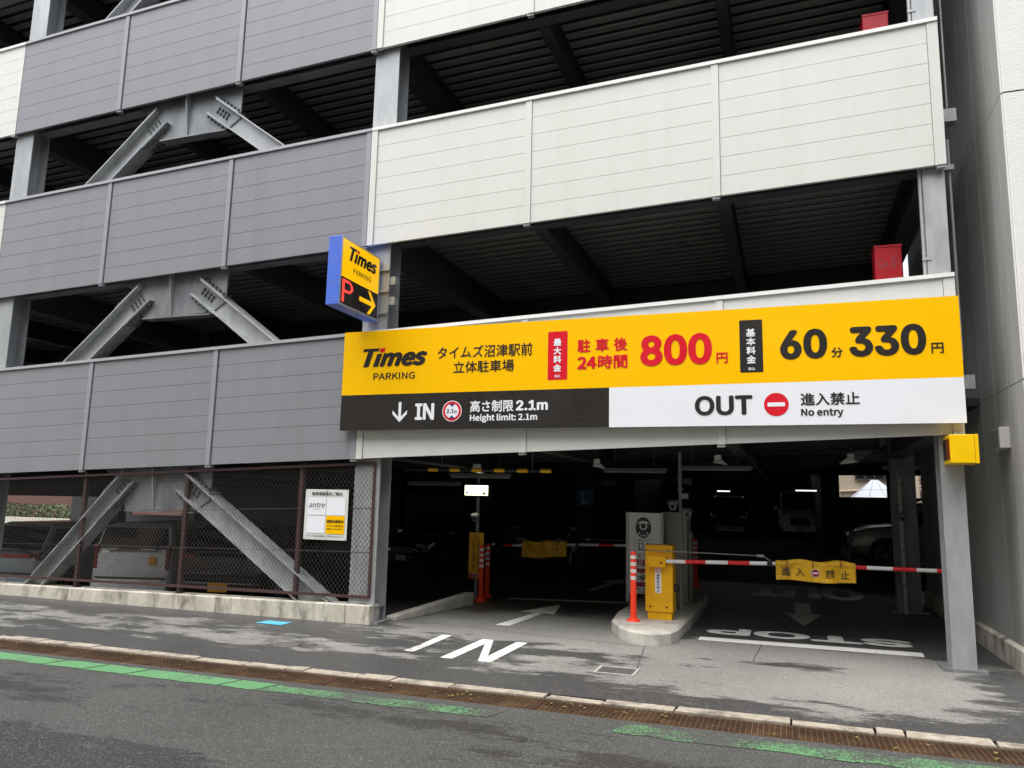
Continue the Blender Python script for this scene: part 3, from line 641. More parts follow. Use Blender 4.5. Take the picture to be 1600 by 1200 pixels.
for x in px_:
    p_ = MB(); p_.box(x - .03, x + .03, yF + .012, yF + .072, fz(.24, x*.3), topz(x) + .05); p_.box(x - .06, x + .06, yF - .02, yF + .10, fz(.24, x*.3), fz(.24, x*.3) + .012); p_.build('post', BROWN, fe)
m = MB()
for x0, x1, zf in ((-9.2, .26, topz), (-9.2, .26, botz)):
    m.sweep([(-.004, -.019), (.032, -.019), (.032, .019), (-.004, .019)], (x0, yF - .022, zf(x0)), (x1, yF - .022, zf(x1)), Y, Z)
m.build('rail', BROWN, fe)
m = MB(); m.sweep([(-.018, -.02), (.018, -.02), (.018, .016), (-.018, .016)], (.255, yF, botz(.25)), (.255, yF, topz(.25)), X, Y); m.build('end_bar', BROWN, fe)
w_ = MB(); pitch = .066; ang = math.tan(R(52)); xL, xRr = -9.2, .245
def seg(x0, z0, x1, z1):
    q0, q1 = Vector((x0, yF, z0)), Vector((x1, yF, z1)); d = (q1 - q0).normalized(); n = Vector((-d.z, 0, d.x)); r = .0019
    w_.add([q + n*a*r + Y*b*r for q in (q0, q1) for a, b in ((-1, -1), (1, -1), (0, 1))], [(0, 1, 4, 3), (1, 2, 5, 4), (2, 0, 3, 5)])
i = 0; xx = xL - 2.4
while xx < xRr + 2.4:
    for sgn in (1, -1):
        # wire x = xx + sgn*(z-z0)/ang, clipped to the frame
        pts = []
        for q in range(60):
            z = .2 + q*(2.0/59); x = xx + sgn*z/ang
            if xL <= x <= xRr and botz(x) <= z <= topz(x): pts.append((x, z))
        if len(pts) > 1: seg(pts[0][0], pts[0][1], pts[-1][0], pts[-1][1])
    xx += pitch
w_.build('chain_link_mesh', WIRE, fe)
m = MB()
for fr_ in (.33, .66): m.tube((xL, yF, botz(xL) + (topz(xL) - botz(xL))*fr_), (xRr, yF, botz(xRr) + (topz(xRr) - botz(xRr))*fr_), .003, 5)
m.build('tension_wire', WIRE, fe)

# notice board on the fence
fr = ((-.825, .052, 1.09), (1, 0, 0), (0, 0, 1), (0, -1, 0))
nbd = thing('notice_board', 'white information board with four boxes wired to the mesh fence', 'notice board', (0, 0, 0))
MB().box(-.825, -.125, .054, .062, 1.09, 1.79).build('board', mat('board_paint', lin('#d9ddd6'), .45, var=.02), nbd)
for q, mm in (([(.05, .34), (.345, .34), (.345, .585), (.05, .585)], WHT), ([(.36, .34), (.66, .34), (.66, .585), (.36, .585)], WHT), ([(.05, .09), (.345, .09), (.345, .33), (.05, .33)], WHT), ([(.36, .085), (.66, .085), (.66, .335), (.36, .335)], YEL)):
    flat(MB(), q, fr, .003).build('panel_field', mm, nbd)
text('駐車場提携先ご案内', (.11, .60, .615, .665), fr, BLK, nbd, bold=.02)
text('antre', (.07, .33, .445, .515), fr, BLK, nbd, shear=.25, off=.006); text('NUMAZU', (.14, .26, .415, .428), fr, GREYP, nbd, off=.006)
text('提携先募集中', (.375, .645, .235, .28), fr, BLK, nbd, bold=.03, off=.006); text('タイムズ24株式会社', (.38, .64, .185, .21), fr, BLK, nbd, bold=.01, off=.006); text('連絡先 0120-00-8924', (.38, .64, .145, .165), fr, BLK, nbd, bold=.01, off=.006)
text('※サービス内容は各提携先にてお問い合わせください', (.045, .655, .035, .065), fr, BLK, nbd, off=.004)
m = MB()
for u in (.02, .35, .68):
    for v in (.02, .68): ringmesh(m, u, v, .001, .008, fr, .004, 10)
m.build('rivets', GREYP, nbd)

# ------------------------------------------------------------------ big fascia sign
ys_ = -.135; fr = ((0, ys_, 0), (1, 0, 0), (0, 0, 1), (0, -1, 0))
bs = thing('fascia_sign', 'huge yellow black and white parking price sign over the entrance', 'sign', (0, 0, 0))
MB().box(-.205, 7.5, ys_ + .001, -.05, 2.607, 4.0).build('sign_case', SILV, bs)
flat(MB(), [(-.205, 3.10), (7.5, 3.10), (7.5, 4.003), (-.205, 4.003)], fr, .004).build('yellow_field', YEL, bs)
flat(MB(), [(-.205, 2.605), (3.62, 2.605), (3.62, 3.10), (-.205, 3.10)], fr, .004).build('black_field', BLK, bs)
flat(MB(), [(3.62, 2.605), (7.5, 2.605), (7.5, 3.10), (3.62, 3.10)], fr, .004).build('white_field', WHT, bs)
A = dict(parent=bs, off=.008)
def logo(box, frm, par, off):
    u0, u1, v0, v1 = box; w, h = u1 - u0, v1 - v0
    # T drawn, then dotless i, m e s as text; the dot is red
    sk = lambda a, b: (u0 + w*a + h*b*.33*1.0, v0 + h*b)
    mb = MB()
    for q in ([sk(.0, 0), sk(.085, 0), sk(.085, .84), sk(.0, .84)], [sk(-.085, .84), sk(.165, .84), sk(.165, 1.0), sk(-.085, 1.0)], [sk(.155, 0), sk(.235, 0), sk(.235, .70), sk(.155, .70)]):
        flat(mb, q, frm, off)
    mb.build('lettering', BLK, par)
    flat(MB(), [sk(.18, .78), sk(.26, .78), sk(.26, 1.0), sk(.18, 1.0)], frm, off).build('red_dot', RED, par)
    text('mes', (u0 + w*.26, u1, v0 - h*.02, v0 + h*.74), frm, BLK, par, bold=.06, shear=.30, off=off)
logo((.12, 1.11, 3.49, 3.75), fr, bs, .008)
text('PARKING', (.29, .93, 3.305, 3.40), fr, BLK, bold=.012, **A)
text('タイムズ沼津駅前', (1.26, 2.61, 3.555, 3.725), fr, BLK, bold=.018, **A); text('立体駐車場', (1.50, 2.36, 3.355, 3.515), fr, BLK, bold=.018, **A)
flat(MB(), rrect(2.82, 3.08, 3.22, 3.85, .015), fr, .006).build('red_field', RED, bs); vtext('最大料金', (2.895, 3.0, 3.32, 3.76), fr, WHT, bs, bold=.06, off=.009); text('税込', (2.91, 2.99, 3.25, 3.285), fr, WHT, bold=.03, **A)
text('駐', (3.21, 3.38, 3.56, 3.73), fr, RED, bold=.04, **A); text('車', (3.445, 3.615, 3.56, 3.73), fr, RED, bold=.04, **A); text('後', (3.68, 3.85, 3.56, 3.73), fr, RED, bold=.04, **A)
text('24', (3.21, 3.46, 3.345, 3.505), fr, RED, bold=.035, **A); text('時間', (3.475, 3.85, 3.34, 3.515), fr, RED, bold=.04, **A)
text('800', (4.01, 4.87, 3.35, 3.735), fr, RED, bold=.036, **A); text('円', (4.92, 5.05, 3.352, 3.482), fr, RED, bold=.035, **A)
flat(MB(), rrect(5.19, 5.45, 3.23, 3.86, .015), fr, .006).build('black_label', BLK, bs); vtext('基本料金', (5.265, 5.37, 3.33, 3.76), fr, WHT, bs, bold=.045, off=.009); text('税込', (5.28, 5.36, 3.255, 3.29), fr, WHT, bold=.03, **A)
text('60', (5.64, 6.15, 3.365, 3.715), fr, BLK, bold=.036, **A); text('分', (6.19, 6.31, 3.37, 3.485), fr, BLK, bold=.03, **A)
text('330', (6.38, 7.16, 3.365, 3.715), fr, BLK, bold=.036, **A); text('円', (7.205, 7.325, 3.372, 3.49), fr, BLK, bold=.03, **A)
def arrow_down(mb, cx, z0, z1, w, t, frm, off):
    flat(mb, [(cx - t/2, z0 + t), (cx + t/2, z0 + t), (cx + t/2, z1), (cx - t/2, z1)], frm, off)
    flat(mb, [(cx, z0), (cx + w/2, z0 + w/2), (cx + w/2, z0 + w/2 + t*1.25), (cx, z0 + t*1.3), (cx - w/2, z0 + w/2 + t*1.25), (cx - w/2, z0 + w/2)], frm, off + .0005)
m = MB(); arrow_down(m, .725, 2.71, 2.985, .22, .042, fr, .008); m.build('arrow', WHT, bs)
text('IN', (.955, 1.24, 2.735, 2.96), fr, WHT, bold=.028, **A)
flat(MB(), disc(1.50, 2.847, .14), fr, .007).build('badge_rim', WHT, bs); flat(MB(), disc(1.50, 2.847, .13), fr, .0085).build('badge_ring', RED, bs); flat(MB(), disc(1.50, 2.847, .098), fr, .010).build('badge_face', WHT, bs)
m = MB(); flat(m, [(1.455, 2.945), (1.5, 2.905), (1.545, 2.945)], fr, .0115); flat(m, [(1.455, 2.749), (1.545, 2.749), (1.5, 2.789)], fr, .0115); m.build('badge_mark', NAVY, bs)
text('2.1', (1.425, 1.53, 2.82, 2.875), fr, NAVY, bs, bold=.02, off=.0115); text('m', (1.535, 1.575, 2.82, 2.85), fr, NAVY, bs, bold=.02, off=.0115)
text('高さ制限', (1.76, 2.365, 2.825, 2.98), fr, WHT, bold=.03, **A); text('2.1m', (2.40, 2.83, 2.835, 2.97), fr, WHT, bold=.035, **A)
text('Height limit: 2.1m', (1.76, 2.69, 2.685, 2.80), fr, WHT, bold=.02, **A)
text('OUT', (4.66, 5.32, 2.73, 2.965), fr, BLK, bold=.03, **A)
flat(MB(), disc(5.58, 2.845, .135), fr, .007).build('no_entry_disc', RED, bs); flat(MB(), [(5.485, 2.822), (5.675, 2.822), (5.675, 2.868), (5.485, 2.868)], fr, .009).build('no_entry_bar', WHT, bs)
text('進入禁止', (5.845, 6.465, 2.825, 2.97), fr, BLK, bold=.03, **A); text('No entry', (5.845, 6.29, 2.685, 2.79), fr, BLK, bold=.02, **A)
m = MB()
for x in (.75, 2.9, 5.1, 7.0): m.box(x, x + .05, -.05, -.001, 2.75, 3.9)
m.build('sign_bracket', GALV, bs)

# ------------------------------------------------------------------ projecting sign
ps = thing('projecting_sign', 'blue edged yellow parking sign jutting out from the galvanised column', 'sign', (0, 0, 0))
MB().box(0, .2, -.98, .05, 4.19, 5.13).build('sign_case', BLUE, ps, bevel=.006)
fr = ((.2, -.98, 4.19), (0, 1, 0), (0, 0, 1), (1, 0, 0))
flat(MB(), [(.025, .39), (1.005, .39), (1.005, .915), (.025, .915)], fr, .003).build('yellow_field', YELLIT, ps)
flat(MB(), [(.025, .025), (1.005, .025), (1.005, .39), (.025, .39)], fr, .003).build('black_field', BLK, ps)
m = MB(); m.box(.2, .206, -.978, -.955, 4.19, 5.13); m.box(.2, .206, .028, .05, 4.19, 5.13); m.box(.2, .206, -.955, .028, 5.106, 5.13); m.box(.2, .206, -.955, .028, 4.19, 4.214); m.build('edge_frame', SILV, ps)
logo((.20, .93, .65, .85), fr, ps, .006); text('PARKING', (.31, .79, .50, .575), fr, BLK, ps, bold=.012, off=.006)
m = MB(); d = .0125; rows = ["11111111110000", "11111111111100", "11100000001110", "11100000000111", "11100000000111", "11100000000111", "11100000001110", "11111111111100", "11111111110000", "11100000000000", "11100000000000", "11100000000000", "11100000000000", "11100000000000", "11100000000000", "11100000000000"]
off_ = MB()
for r_, row in enumerate(rows):
    for c_, ch in enumerate(row):
        u = .06 + c_*.0195; v = .36 - r_*.0195
        flat(m if ch == '1' else off_, [(u, v - d), (u + d, v - d), (u + d, v), (u, v)], fr, .006)
m.build('led_letter', LEDR, ps); off_.build('led_matrix', LEDOFF, ps)
m = MB(); aw = .055
flat(m, [(.50, .17), (.86, .17), (.86, .235), (.50, .235)], fr, .006)
flat(m, [(.72, .04), (.79, .04), (.945, .2025), (.79, .365), (.72, .365), (.865, .2025)], fr, .0065); m.build('arrow', YELLIT, ps)
m = MB()
for z in (4.30, 4.62, 4.94): m.box(-.10, .345, .055, .094, z, z + .02)
for z in (4.50, 4.80): m.box(.336, .42, .12, .22, z - .06, z + .06)
m.build('clamp', GALV, ps)
m = MB()
for z in (4.25, 4.5, 4.8, 5.07):
    for x in (.03, .08, .13, .17): m.tube((x, -.981, z), (x, -.984, z), .006, 6)
m.build('rivets', SILV, ps)

# ------------------------------------------------------------------ traffic island and gates
isl = [(3.30, 1.95), (3.40, 1.05), (3.62, .50), (3.78, .26), (3.98, .16), (4.16, .20), (4.28, .36), (4.33, .66), (4.36, 3.0), (4.33, 4.6), (4.18, 5.5), (4.0, 6.1), (3.6, 6.25), (3.34, 5.6), (3.28, 4.5)]
m = MB(); n = len(isl); ins = [(3.83 + (a-3.83)*.93, 3.0 + (b-3.0)*.975) for a, b in isl]
m.add([(a, b, 0) for a, b in isl] + [(a, b, .125) for a, b in isl] + [(a, b, .15) for a, b in ins], [(i, (i+1) % n, (i+1) % n + n, i+n) for i in range(n)] + [(i+n, (i+1) % n + n, (i+1) % n + 2*n, i+2*n) for i in range(n)] + [tuple(range(2*n, 3*n))])
tag(m.build('traffic_island', ISL), 'raised concrete traffic island between entry and exit lanes', 'traffic island')
IZ = .15
def bollard(x, y, z, h, label):
    b = thing('delineator_post', label, 'bollard', (x, y, z), 0, 'orange delineator posts')
    MB().lathe((0, 0, 0), [(.105, 0), (.10, .018), (.055, .06), (.047, .065)], 20).build('base', ORANGE, b)
    MB().lathe((0, 0, 0), [(.042, .05), (.038, h - .01), (.030, h)], 18).build('post', ORANGE, b)
    for i in range(4):
        zz = h*.60 + i*h*.098
        MB().lathe((0, 0, 0), [(.0415, zz), (.0415, zz + h*.052)], 18).build('reflective_band', REFL, b)
bollard(3.70, 1.02, .13, .92, 'orange post with white bands at the front tip of the island'); bollard(3.98, 5.85, .13, .92, 'orange post with white bands at the rear end of the island')
bollard(.70, 3.10, 0, .93, 'nearer of two red orange posts beside the yellow pole sign'); bollard(.615, 3.6, 0, .93, 'farther of two red orange posts beside the yellow pole sign')

def stripes(p0, p1, r, spans, parent):                         # red bands along an arm
    p0, p1 = Vector(p0), Vector(p1)
    for a, b in spans: MB().tube(p0.lerp(p1, a), p0.lerp(p1, b), r + .0015, 12).build('red_band', ARMR, parent)
# exit gate
gt = thing('exit_gate', 'yellow barrier gate housing with long red and white arm across the exit', 'barrier gate', (0, 0, 0))
m = MB(); m.box(3.81, 4.18, 1.29, 1.60, IZ + .10, 1.115); m.build('housing', YPAINT, gt, bevel=.008)
MB().box(3.84, 4.16, 1.31, 1.58, IZ - .01, IZ + .10).build('housing_base', YPAINT, gt)
m = MB(); m.box(3.805, 4.185, 1.283, 1.606, 1.115, 1.13); m.build('housing_lid', YPAINT, gt, bevel=.003)
MB().box(3.865, 4.10, 1.20, 1.288, .845, .985).build('arm_holder', YPAINT, gt, bevel=.006)
m = MB()
for x, z in ((3.83, 1.06), (4.13, 1.06), (3.88, .32), (4.10, .32), (4.04, .905)):
    yb = 1.288 if z != .905 else 1.199
    m.tube((x, yb, z), (x, yb - .014, z), .013, 10)
m.build('lock', BLACKP, gt)
m = MB(); m.tube((4.18, 1.45, .56), (4.24, 1.45, .56), .05, 14); m.build('cable_socket', BLACKP, gt)
ya = 1.24
arm = MB().tube((4.10, ya, .925), (5.40, ya, .955), .026, 12); ao = arm.build('arm', ARMW, gt)
stripes((4.10, ya, .925), (5.40, ya, .955), .026, [(.20, .40), (.62, .83)], ao)
MB().box(5.395, 5.46, ya - .03, ya + .03, .92, .985).build('arm_joint', BLACKP, gt)
ao2 = MB().tube((5.46, ya, .957), (7.46, ya, .955), .024, 12).build('arm', ARMW, gt); stripes((5.46, ya, .957), (7.46, ya, .955), .024, [(.48, .555), (.70, .83), (.94, 1.0)], ao2)
m = MB(); m.tube((3.86, 1.27, 1.06), (5.28, 1.2, 1.05), .006, 6); m.box(5.27, 5.36, 1.185, 1.215, 1.035, 1.065); m.tube((5.35, 1.2, 1.05), (5.47, ya, .965), .006, 6); m.build('stay_rod', GREYP, gt)
fr = ((3.81, 1.289, 0), (1, 0, 0), (0, 0, 1), (0, -1, 0))
flat(MB(), [(.135, .50), (.215, .50), (.215, .83), (.135, .83)], fr, .002).build('sticker', WHT, gt)
m = MB(); ringmesh(m, .175, .79, .026, .034, fr, .004); flat(m, [(.155, .765), (.160, .760), (.195, .815), (.190, .82)], fr, .004); m.build('sticker_ring', RED, gt)
vtext('横断歩行禁止', (.155, .198, .51, .75), fr, BLK, gt, bold=.02, off=.004)
# vinyl banner on the arm
def banner(name, label, x0, x1, zt, zb, y, chars, seed, mats_, sign=False, sag=0.):
    b = thing(name, label, 'banner', (0, 0, 0)); rnd = random.Random(seed); ph = [rnd.uniform(0, 6) for _ in range(5)]
    w, h = x1 - x0, zt - zb
    def wv(u, v): q = 1 - v/h; return .012*math.sin(u/w*19 + ph[0])*(.4 + q) + .010*math.sin(u/w*8 + ph[1] + v*6) + .006*math.sin(v/h*9 + ph[2])
    f_ = ((x0, y, zb), (1, 0, 0), (0, 0, 1), (0, -1, 0)); nu, nv = 60, 18; mb = MB()
    def edge(u, v): return -.010*math.sin(u/w*7 + ph[3])*(1 - v/h) + .014*math.sin(u/w*13 + ph[4])*(v/h) + sag*u/w
    mb.add([(x0 + w*i/nu, y - wv(w*i/nu, h*j/nv), zb + h*j/nv + edge(w*i/nu, h*j/nv)) for i in range(nu+1) for j in range(nv+1)], [(i*(nv+1)+j, (i+1)*(nv+1)+j, (i+1)*(nv+1)+j+1, i*(nv+1)+j+1) for i in range(nu) for j in range(nv)], True)
    o = mb.build('cloth', YCLOTH, b); md = o.modifiers.new('thick', 'SOLIDIFY'); md.thickness = .002
    # gathered hem over the arm and cable ties
    hm = MB(); nseg = 60; ring = 10
    vs = []
    for i in range(nseg+1):
        u = w*i/nseg; rr = .036 + .007*math.sin(u*43 + ph[0]) + .005*math.sin(u*91 + ph[2]); cz = zt - .045 + edge(u, h) + .004*math.sin(u*60)
        for j in range(ring): t = 2*math.pi*j/ring; vs.append((x0 + u, y + .012 + rr*.8*math.cos(t), cz + rr*math.sin(t)))
    hm.add(vs, [(i*ring+j, (i+1)*ring+j, (i+1)*ring+(j+1) % ring, i*ring+(j+1) % ring) for i in range(nseg) for j in range(ring)], True); hm.build('hem', YCLOTH, b)
    tb = MB()
    for q in (.14, .47, .82): tb.lathe((x0 + w*q, y + .012, zt - .045 + edge(w*q, h)), [(.046, -.004), (.046, .004)], 14, axis='X')
    tb.build('tie', DKRED, b)
    for ch, u0, u1, v0, v1 in chars: text(ch, (u0, u1, v0, v1), f_, BLK, b, bold=.012, off=.007, warp=wv)
    if sign:
        cx, cy = sign; 
        for rad, mm, of in ((.052, WHT, .006), (.047, DKRED, .0075)):
            pts = disc(cx, cy, rad, n=24); MB().add([(x0 + a, y - wv(a, c_) - of, zb + c_) for a, c_ in pts], [tuple(range(24))]).build('no_entry_disc', mm, b)
        MB().add([(x0 + a, y - wv(a, c_) - .009, zb + c_) for a, c_ in ((cx-.034, cy-.009), (cx+.034, cy-.009), (cx+.034, cy+.009), (cx-.034, cy+.009))], [(0, 1, 2, 3)]).build('no_entry_bar', WHT, b)
    return b
banner('exit_banner', 'yellow no entry banner with four black characters tied on the exit arm', 5.50, 6.44, 1.015, .755, 1.205, [('進', .065, .175, .06, .165), ('入', .235, .345, .06, .165), ('禁', .585, .70, .05, .155), ('止', .765, .865, .05, .15)], 3, None, (.47, .108))
# entry gate behind the check board
eg = thing('entry_gate', 'red and white barrier arm across the dark entry lane', 'barrier gate', (0, 0, 0))
ao = MB().tube((.62, 4.4, .865), (2.02, 4.4, .93), .024, 12).build('arm', ARMW, eg); stripes((.62, 4.4, .865), (2.02, 4.4, .93), .024, [(.0, .13), (.84, .87)], ao)
MB().box(2.02, 2.08, 4.37, 4.43, .90, .97).build('arm_joint', BLACKP, eg)
ao = MB().tube((2.08, 4.4, .935), (3.3, 4.4, .955), .026, 12).build('arm', ARMW, eg); stripes((2.08, 4.4, .935), (3.3, 4.4, .955), .026, [(.30, .52)], ao)
m = MB(); m.tube((2.25, 4.4, 1.035), (3.4, 4.42, 1.03), .006, 6); m.box(2.2, 2.28, 4.385, 4.415, 1.02, 1.05); m.build('stay_rod', GREYP, eg)
MB().box(3.3, 3.66, 4.25, 4.56, IZ, 1.1).build('housing', YPAINT, eg, bevel=.008)
banner('entry_banner', 'yellow entrance banner with two black characters on the entry arm', 1.0, 1.85, .955, .665, 4.36, [('入', .19, .30, .07, .175), ('口', .58, .68, .085, .175)], 9, None, False, .04)

# camera check board
cb = thing('check_board', 'tall white camera check sign board standing on the island', 'sign board', (3.20, 3.05, IZ))
W_, H0 = .60, 1.40
m = MB(); m.box(0, .05, 0, .05, 0, H0); m.box(W_ - .05, W_, 0, .05, 0, H0); m.build('frame_post', LTGREY, cb, bevel=.006)
MB().box(.05, W_ - .05, .008, .042, .13, H0 - .005).build('board', WHT, cb)
fr = ((0, .008, 0), (1, 0, 0), (0, 0, 1), (0, -1, 0))
flat(MB(), disc(.28, 1.16, .125, .165), fr, .002).build('emblem_oval', BLK, cb)
m = MB(); ringmesh(m, .28, 1.185, .042, .062, fr, .004); flat(m, [(.18, 1.215), (.20, 1.245), (.24, 1.262), (.28, 1.268), (.32, 1.262), (.36, 1.245), (.38, 1.215), (.33, 1.228), (.28, 1.236), (.23, 1.228)], fr, .0045)
flat(m, [(.215, 1.09), (.228, 1.09), (.205, 1.04), (.19, 1.04)], fr, .004); flat(m, [(.33, 1.09), (.343, 1.09), (.37, 1.04), (.352, 1.04)], fr, .004); m.build('emblem_eye', WHT, cb)
text('check', (.23, .33, 1.022, 1.055), fr, WHT, cb, bold=.02)
m = MB(); q = rrect(.13, .45, .80, .98, .01)
flat(m, [(.13, .80), (.45, .80), (.45, .803), (.13, .803)], fr, .002); flat(m, [(.13, .977), (.45, .977), (.45, .98), (.13, .98)], fr, .002); flat(m, [(.13, .80), (.133, .80), (.133, .98), (.13, .98)], fr, .002); flat(m, [(.447, .80), (.45, .80), (.45, .98), (.447, .98)], fr, .002); m.build('plate_outline', BLK, cb)
text('車両ナンバー', (.19, .39, .94, .97), fr, BLK, cb); text('た', (.145, .17, .85, .88), fr, BLK, cb); text('12-34', (.19, .43, .81, .925), fr, BLK, cb, bold=.01)
text('カメラ入庫', (.08, .52, .68, .76), fr, DKRED, cb, bold=.03); text('有料駐車場', (.08, .52, .55, .67), fr, DKRED, cb, bold=.045)
flat(MB(), [(.07, .24), (.53, .24), (.53, .52), (.07, .52)], fr, .002).build('red_field', DKRED, cb)
flat(MB(), [(.07, .31), (.53, .31), (.53, .455), (.07, .455)], fr, .003).build('white_band', WHT, cb)
m = MB(); flat(m, [(.20, .26), (.215, .25), (.40, .505), (.385, .515)], fr, .005); flat(m, [(.385, .26), (.40, .27), (.215, .515), (.20, .505)], fr, .005); m.build('cross_mark', DKRED, cb)
text('駐輪禁止', (.12, .48, .34, .42), fr, BLK, cb, bold=.03, off=.0045); text('駐輪はご遠慮ください', (.07, .53, .185, .225), fr, BLK, cb, bold=.02); text('お願いします', (.2, .5, .14, .17), fr, DKRED, cb)
# pay machine cabinet behind it
pm = thing('ticket_cabinet', 'grey steel ticket machine cabinet behind the check board', 'ticket machine', (3.76, 3.25, IZ))
m = MB(); m.box(0, .38, 0, .55, .0, 1.39); m.build('body', CABIN, pm, bevel=.008)
m = MB(); m.box(.03, .33, -.012, 0, .1, 1.33); m.build('door', CABIN, pm, bevel=.004)
m = MB(); m.box(.17, .18, -.018, -.012, .12, 1.3); m.box(-.008, .388, -.02, .56, 1.39, 1.415); m.build('door_trim', GREYP, pm)
m = MB(); m.box(.385, .43, .12, .4, .0, 1.1); m.build('side_unit', CABIN, pm, bevel=.006)
# thin pole with dome cameras
cp = thing('camera_pole', 'thin grey pole on the island rising to the ceiling', 'pole', (4.15, 2.41, IZ))
MB().tube((0, 0, 0), (0, 0, 2.32), .024, 12).build('pole', GREYP, cp)
m = MB(); m.box(-.07, .07, -.07, .07, 0, .012); m.add([(.02, 0, .012), (.07, 0, .012), (.02, 0, .10), (.02, .01, .012), (.07, .01, .012), (.02, .01, .10)], [(0, 1, 2), (3, 5, 4), (0, 3, 4, 1), (1, 4, 5, 2), (2, 5, 3, 0)]); m.build('base_plate', GREYP, cp)
m = MB(); m.lathe((0, 0, 1.75), [(.045, 0), (.045, .03)], 12); m.lathe((0, 0, 1.95), [(.04, 0), (.04, .02)], 12); m.box(-.01, .12, -.03, .03, 1.62, 1.70); m.build('collar', GREYP, cp)
def domecam(x, y, z, sx, label, light=False):
    d_ = thing('dome_camera', label, 'camera', (x, y, z), 0, 'dome security cameras')
    MB().lathe((0, 0, 0), [(.095, .0), (.09, .012), (.06, .04), (.02, .055)], 18).build('hood', LTGREY if light else GREYP, d_)
    MB().lathe((0, 0, 0), [(.062, .0), (.066, -.04), (.05, -.085), (.02, -.10)], 18).build('housing', GREYP, d_)
    m = MB(); m.lathe((0, -.05, -.045), [(.002, -.028), (.022, -.022), (.034, 0), (.034, .01)], 14, axis='Y'); m.build('lens', BLACKP, d_)
    if sx: MB().box(min(0, sx), max(0, sx), -.02, .02, .02, .05).build('bracket', GREYP, d_)
domecam(4.045, 2.38, 1.70, .09, 'upper dome camera on the left side of the island pole'); domecam(4.255, 2.38, 1.585, -.09, 'lower dome camera on the right side of the island pole')
domecam(.49, 3.27, 1.42, 0, 'white capped dome camera below the lit entry lamp', True); domecam(7.44, 4.88, 1.58, 0, 'dome camera on the drain pipe of the inner column')

# lamp pole with yellow caution sign
lp = thing('lamp_pole', 'grey steel pole carrying lamp and caution sign by the entry lane', 'pole', (.50, 3.36, 0))
MB().tube((0, 0, 0), (0, 0, 2.2), .03, 12).build('pole', GREYP, lp); m = MB(); m.box(-.1, .1, -.1, .1, .001, .015); m.build('base_plate', GREYP, lp)
fl_ = thing('flood_lamp', 'lit square flood lamp glowing on the entry pole', 'lamp', (.525, 3.24, 1.86))
m = MB(); m.box(-.24, .24, -.03, .08, -.12, .115); m.build('case', BLACKP, fl_, bevel=.01)
MB().box(-.215, .215, -.042, -.031, -.085, .085).build('reflector', LAMPGLOW, fl_)
m = MB(); m.tube((-.17, -.055, .03), (.17, -.055, .03), .022, 10); m.tube((-.12, -.052, -.01), (.12, -.052, -.01), .010, 8); m.build('lamp_tube', LAMPON, fl_)
m = MB(); m.box(-.19, -.15, -.058, -.04, -.055, -.02); m.box(.12, .175, -.058, -.04, -.075, -.025); m.build('socket', GREYP, fl_)
cs = thing('caution_sign', 'yellow upright caution sign with red foot on the lamp pole', 'sign', (0, 0, 0))
fr = ((.375, 3.305, .345), (1, 0, 0), (0, 0, 1), (0, -1, 0))
mb = MB(); q = rrect(0, .27, 0, .785, .02); n = len(q); mb.add([(.375 + a, y, .345 + b) for y in (3.306, 3.325) for a, b in q], [tuple(range(n)), tuple(range(2*n-1, n-1, -1))] + [(i, (i+1) % n, (i+1) % n + n, i+n) for i in range(n)]); mb.build('board', YPAINT, cs)
flat(MB(), [(.012, .012), (.258, .012), (.258, .095), (.012, .095)], fr, .002).build('red_field', DKRED, cs); text('駐車場利用者以外', (.03, .24, .06, .085), fr, WHT, cs, off=.004); text('立入禁止', (.06, .2, .02, .045), fr, WHT, cs, off=.004)
m = MB()
for a, b in (((.075, .655), (.135, .755)), ((.135, .755), (.195, .655)), ((.195, .655), (.075, .655))):
    v = Vector((b[0]-a[0], b[1]-a[1])).normalized(); n_ = Vector((-v.y, v.x))*.004
    flat(m, [(a[0]+n_.x, a[1]+n_.y), (a[0]-n_.x, a[1]-n_.y), (b[0]-n_.x, b[1]-n_.y), (b[0]+n_.x, b[1]+n_.y)], fr, .003)
flat(m, [(.131, .69), (.139, .69), (.139, .725), (.131, .725)], fr, .003); flat(m, [(.131, .672), (.139, .672), (.139, .68), (.131, .68)], fr, .003); m.build('warning_triangle', BLK, cs)
vtext('駐車場ご利用の方は', (.155, .215, .12, .63), fr, BLK, cs, bold=.0, off=.003); vtext('入場から録画します', (.06, .12, .12, .63), fr, BLK, cs, bold=.0, off=.003)

# height bar on chains
hb = thing('height_bar', 'black and yellow striped height limit bar hanging on chains', 'height bar', (0, 0, 0))
MB().tube((.34, .8, 2.115), (2.62, .8, 2.105), .026, 12).build('bar', BLACKP, hb)
for i in range(6):
    a = .74 + i*.343; MB().tube((a, .8, 2.113 - i*.0015), (a + .155, .8, 2.112 - i*.0015), .0285, 12).build('yellow_band', YPAINT, hb)
m = MB()
for x in (.95, 2.33):
    z = 2.135
    while z < 2.6: m.tube((x, .8, z), (x + .003, .8, z + .03), .004, 5); z += .036
m.build('chain', GREYP, hb)
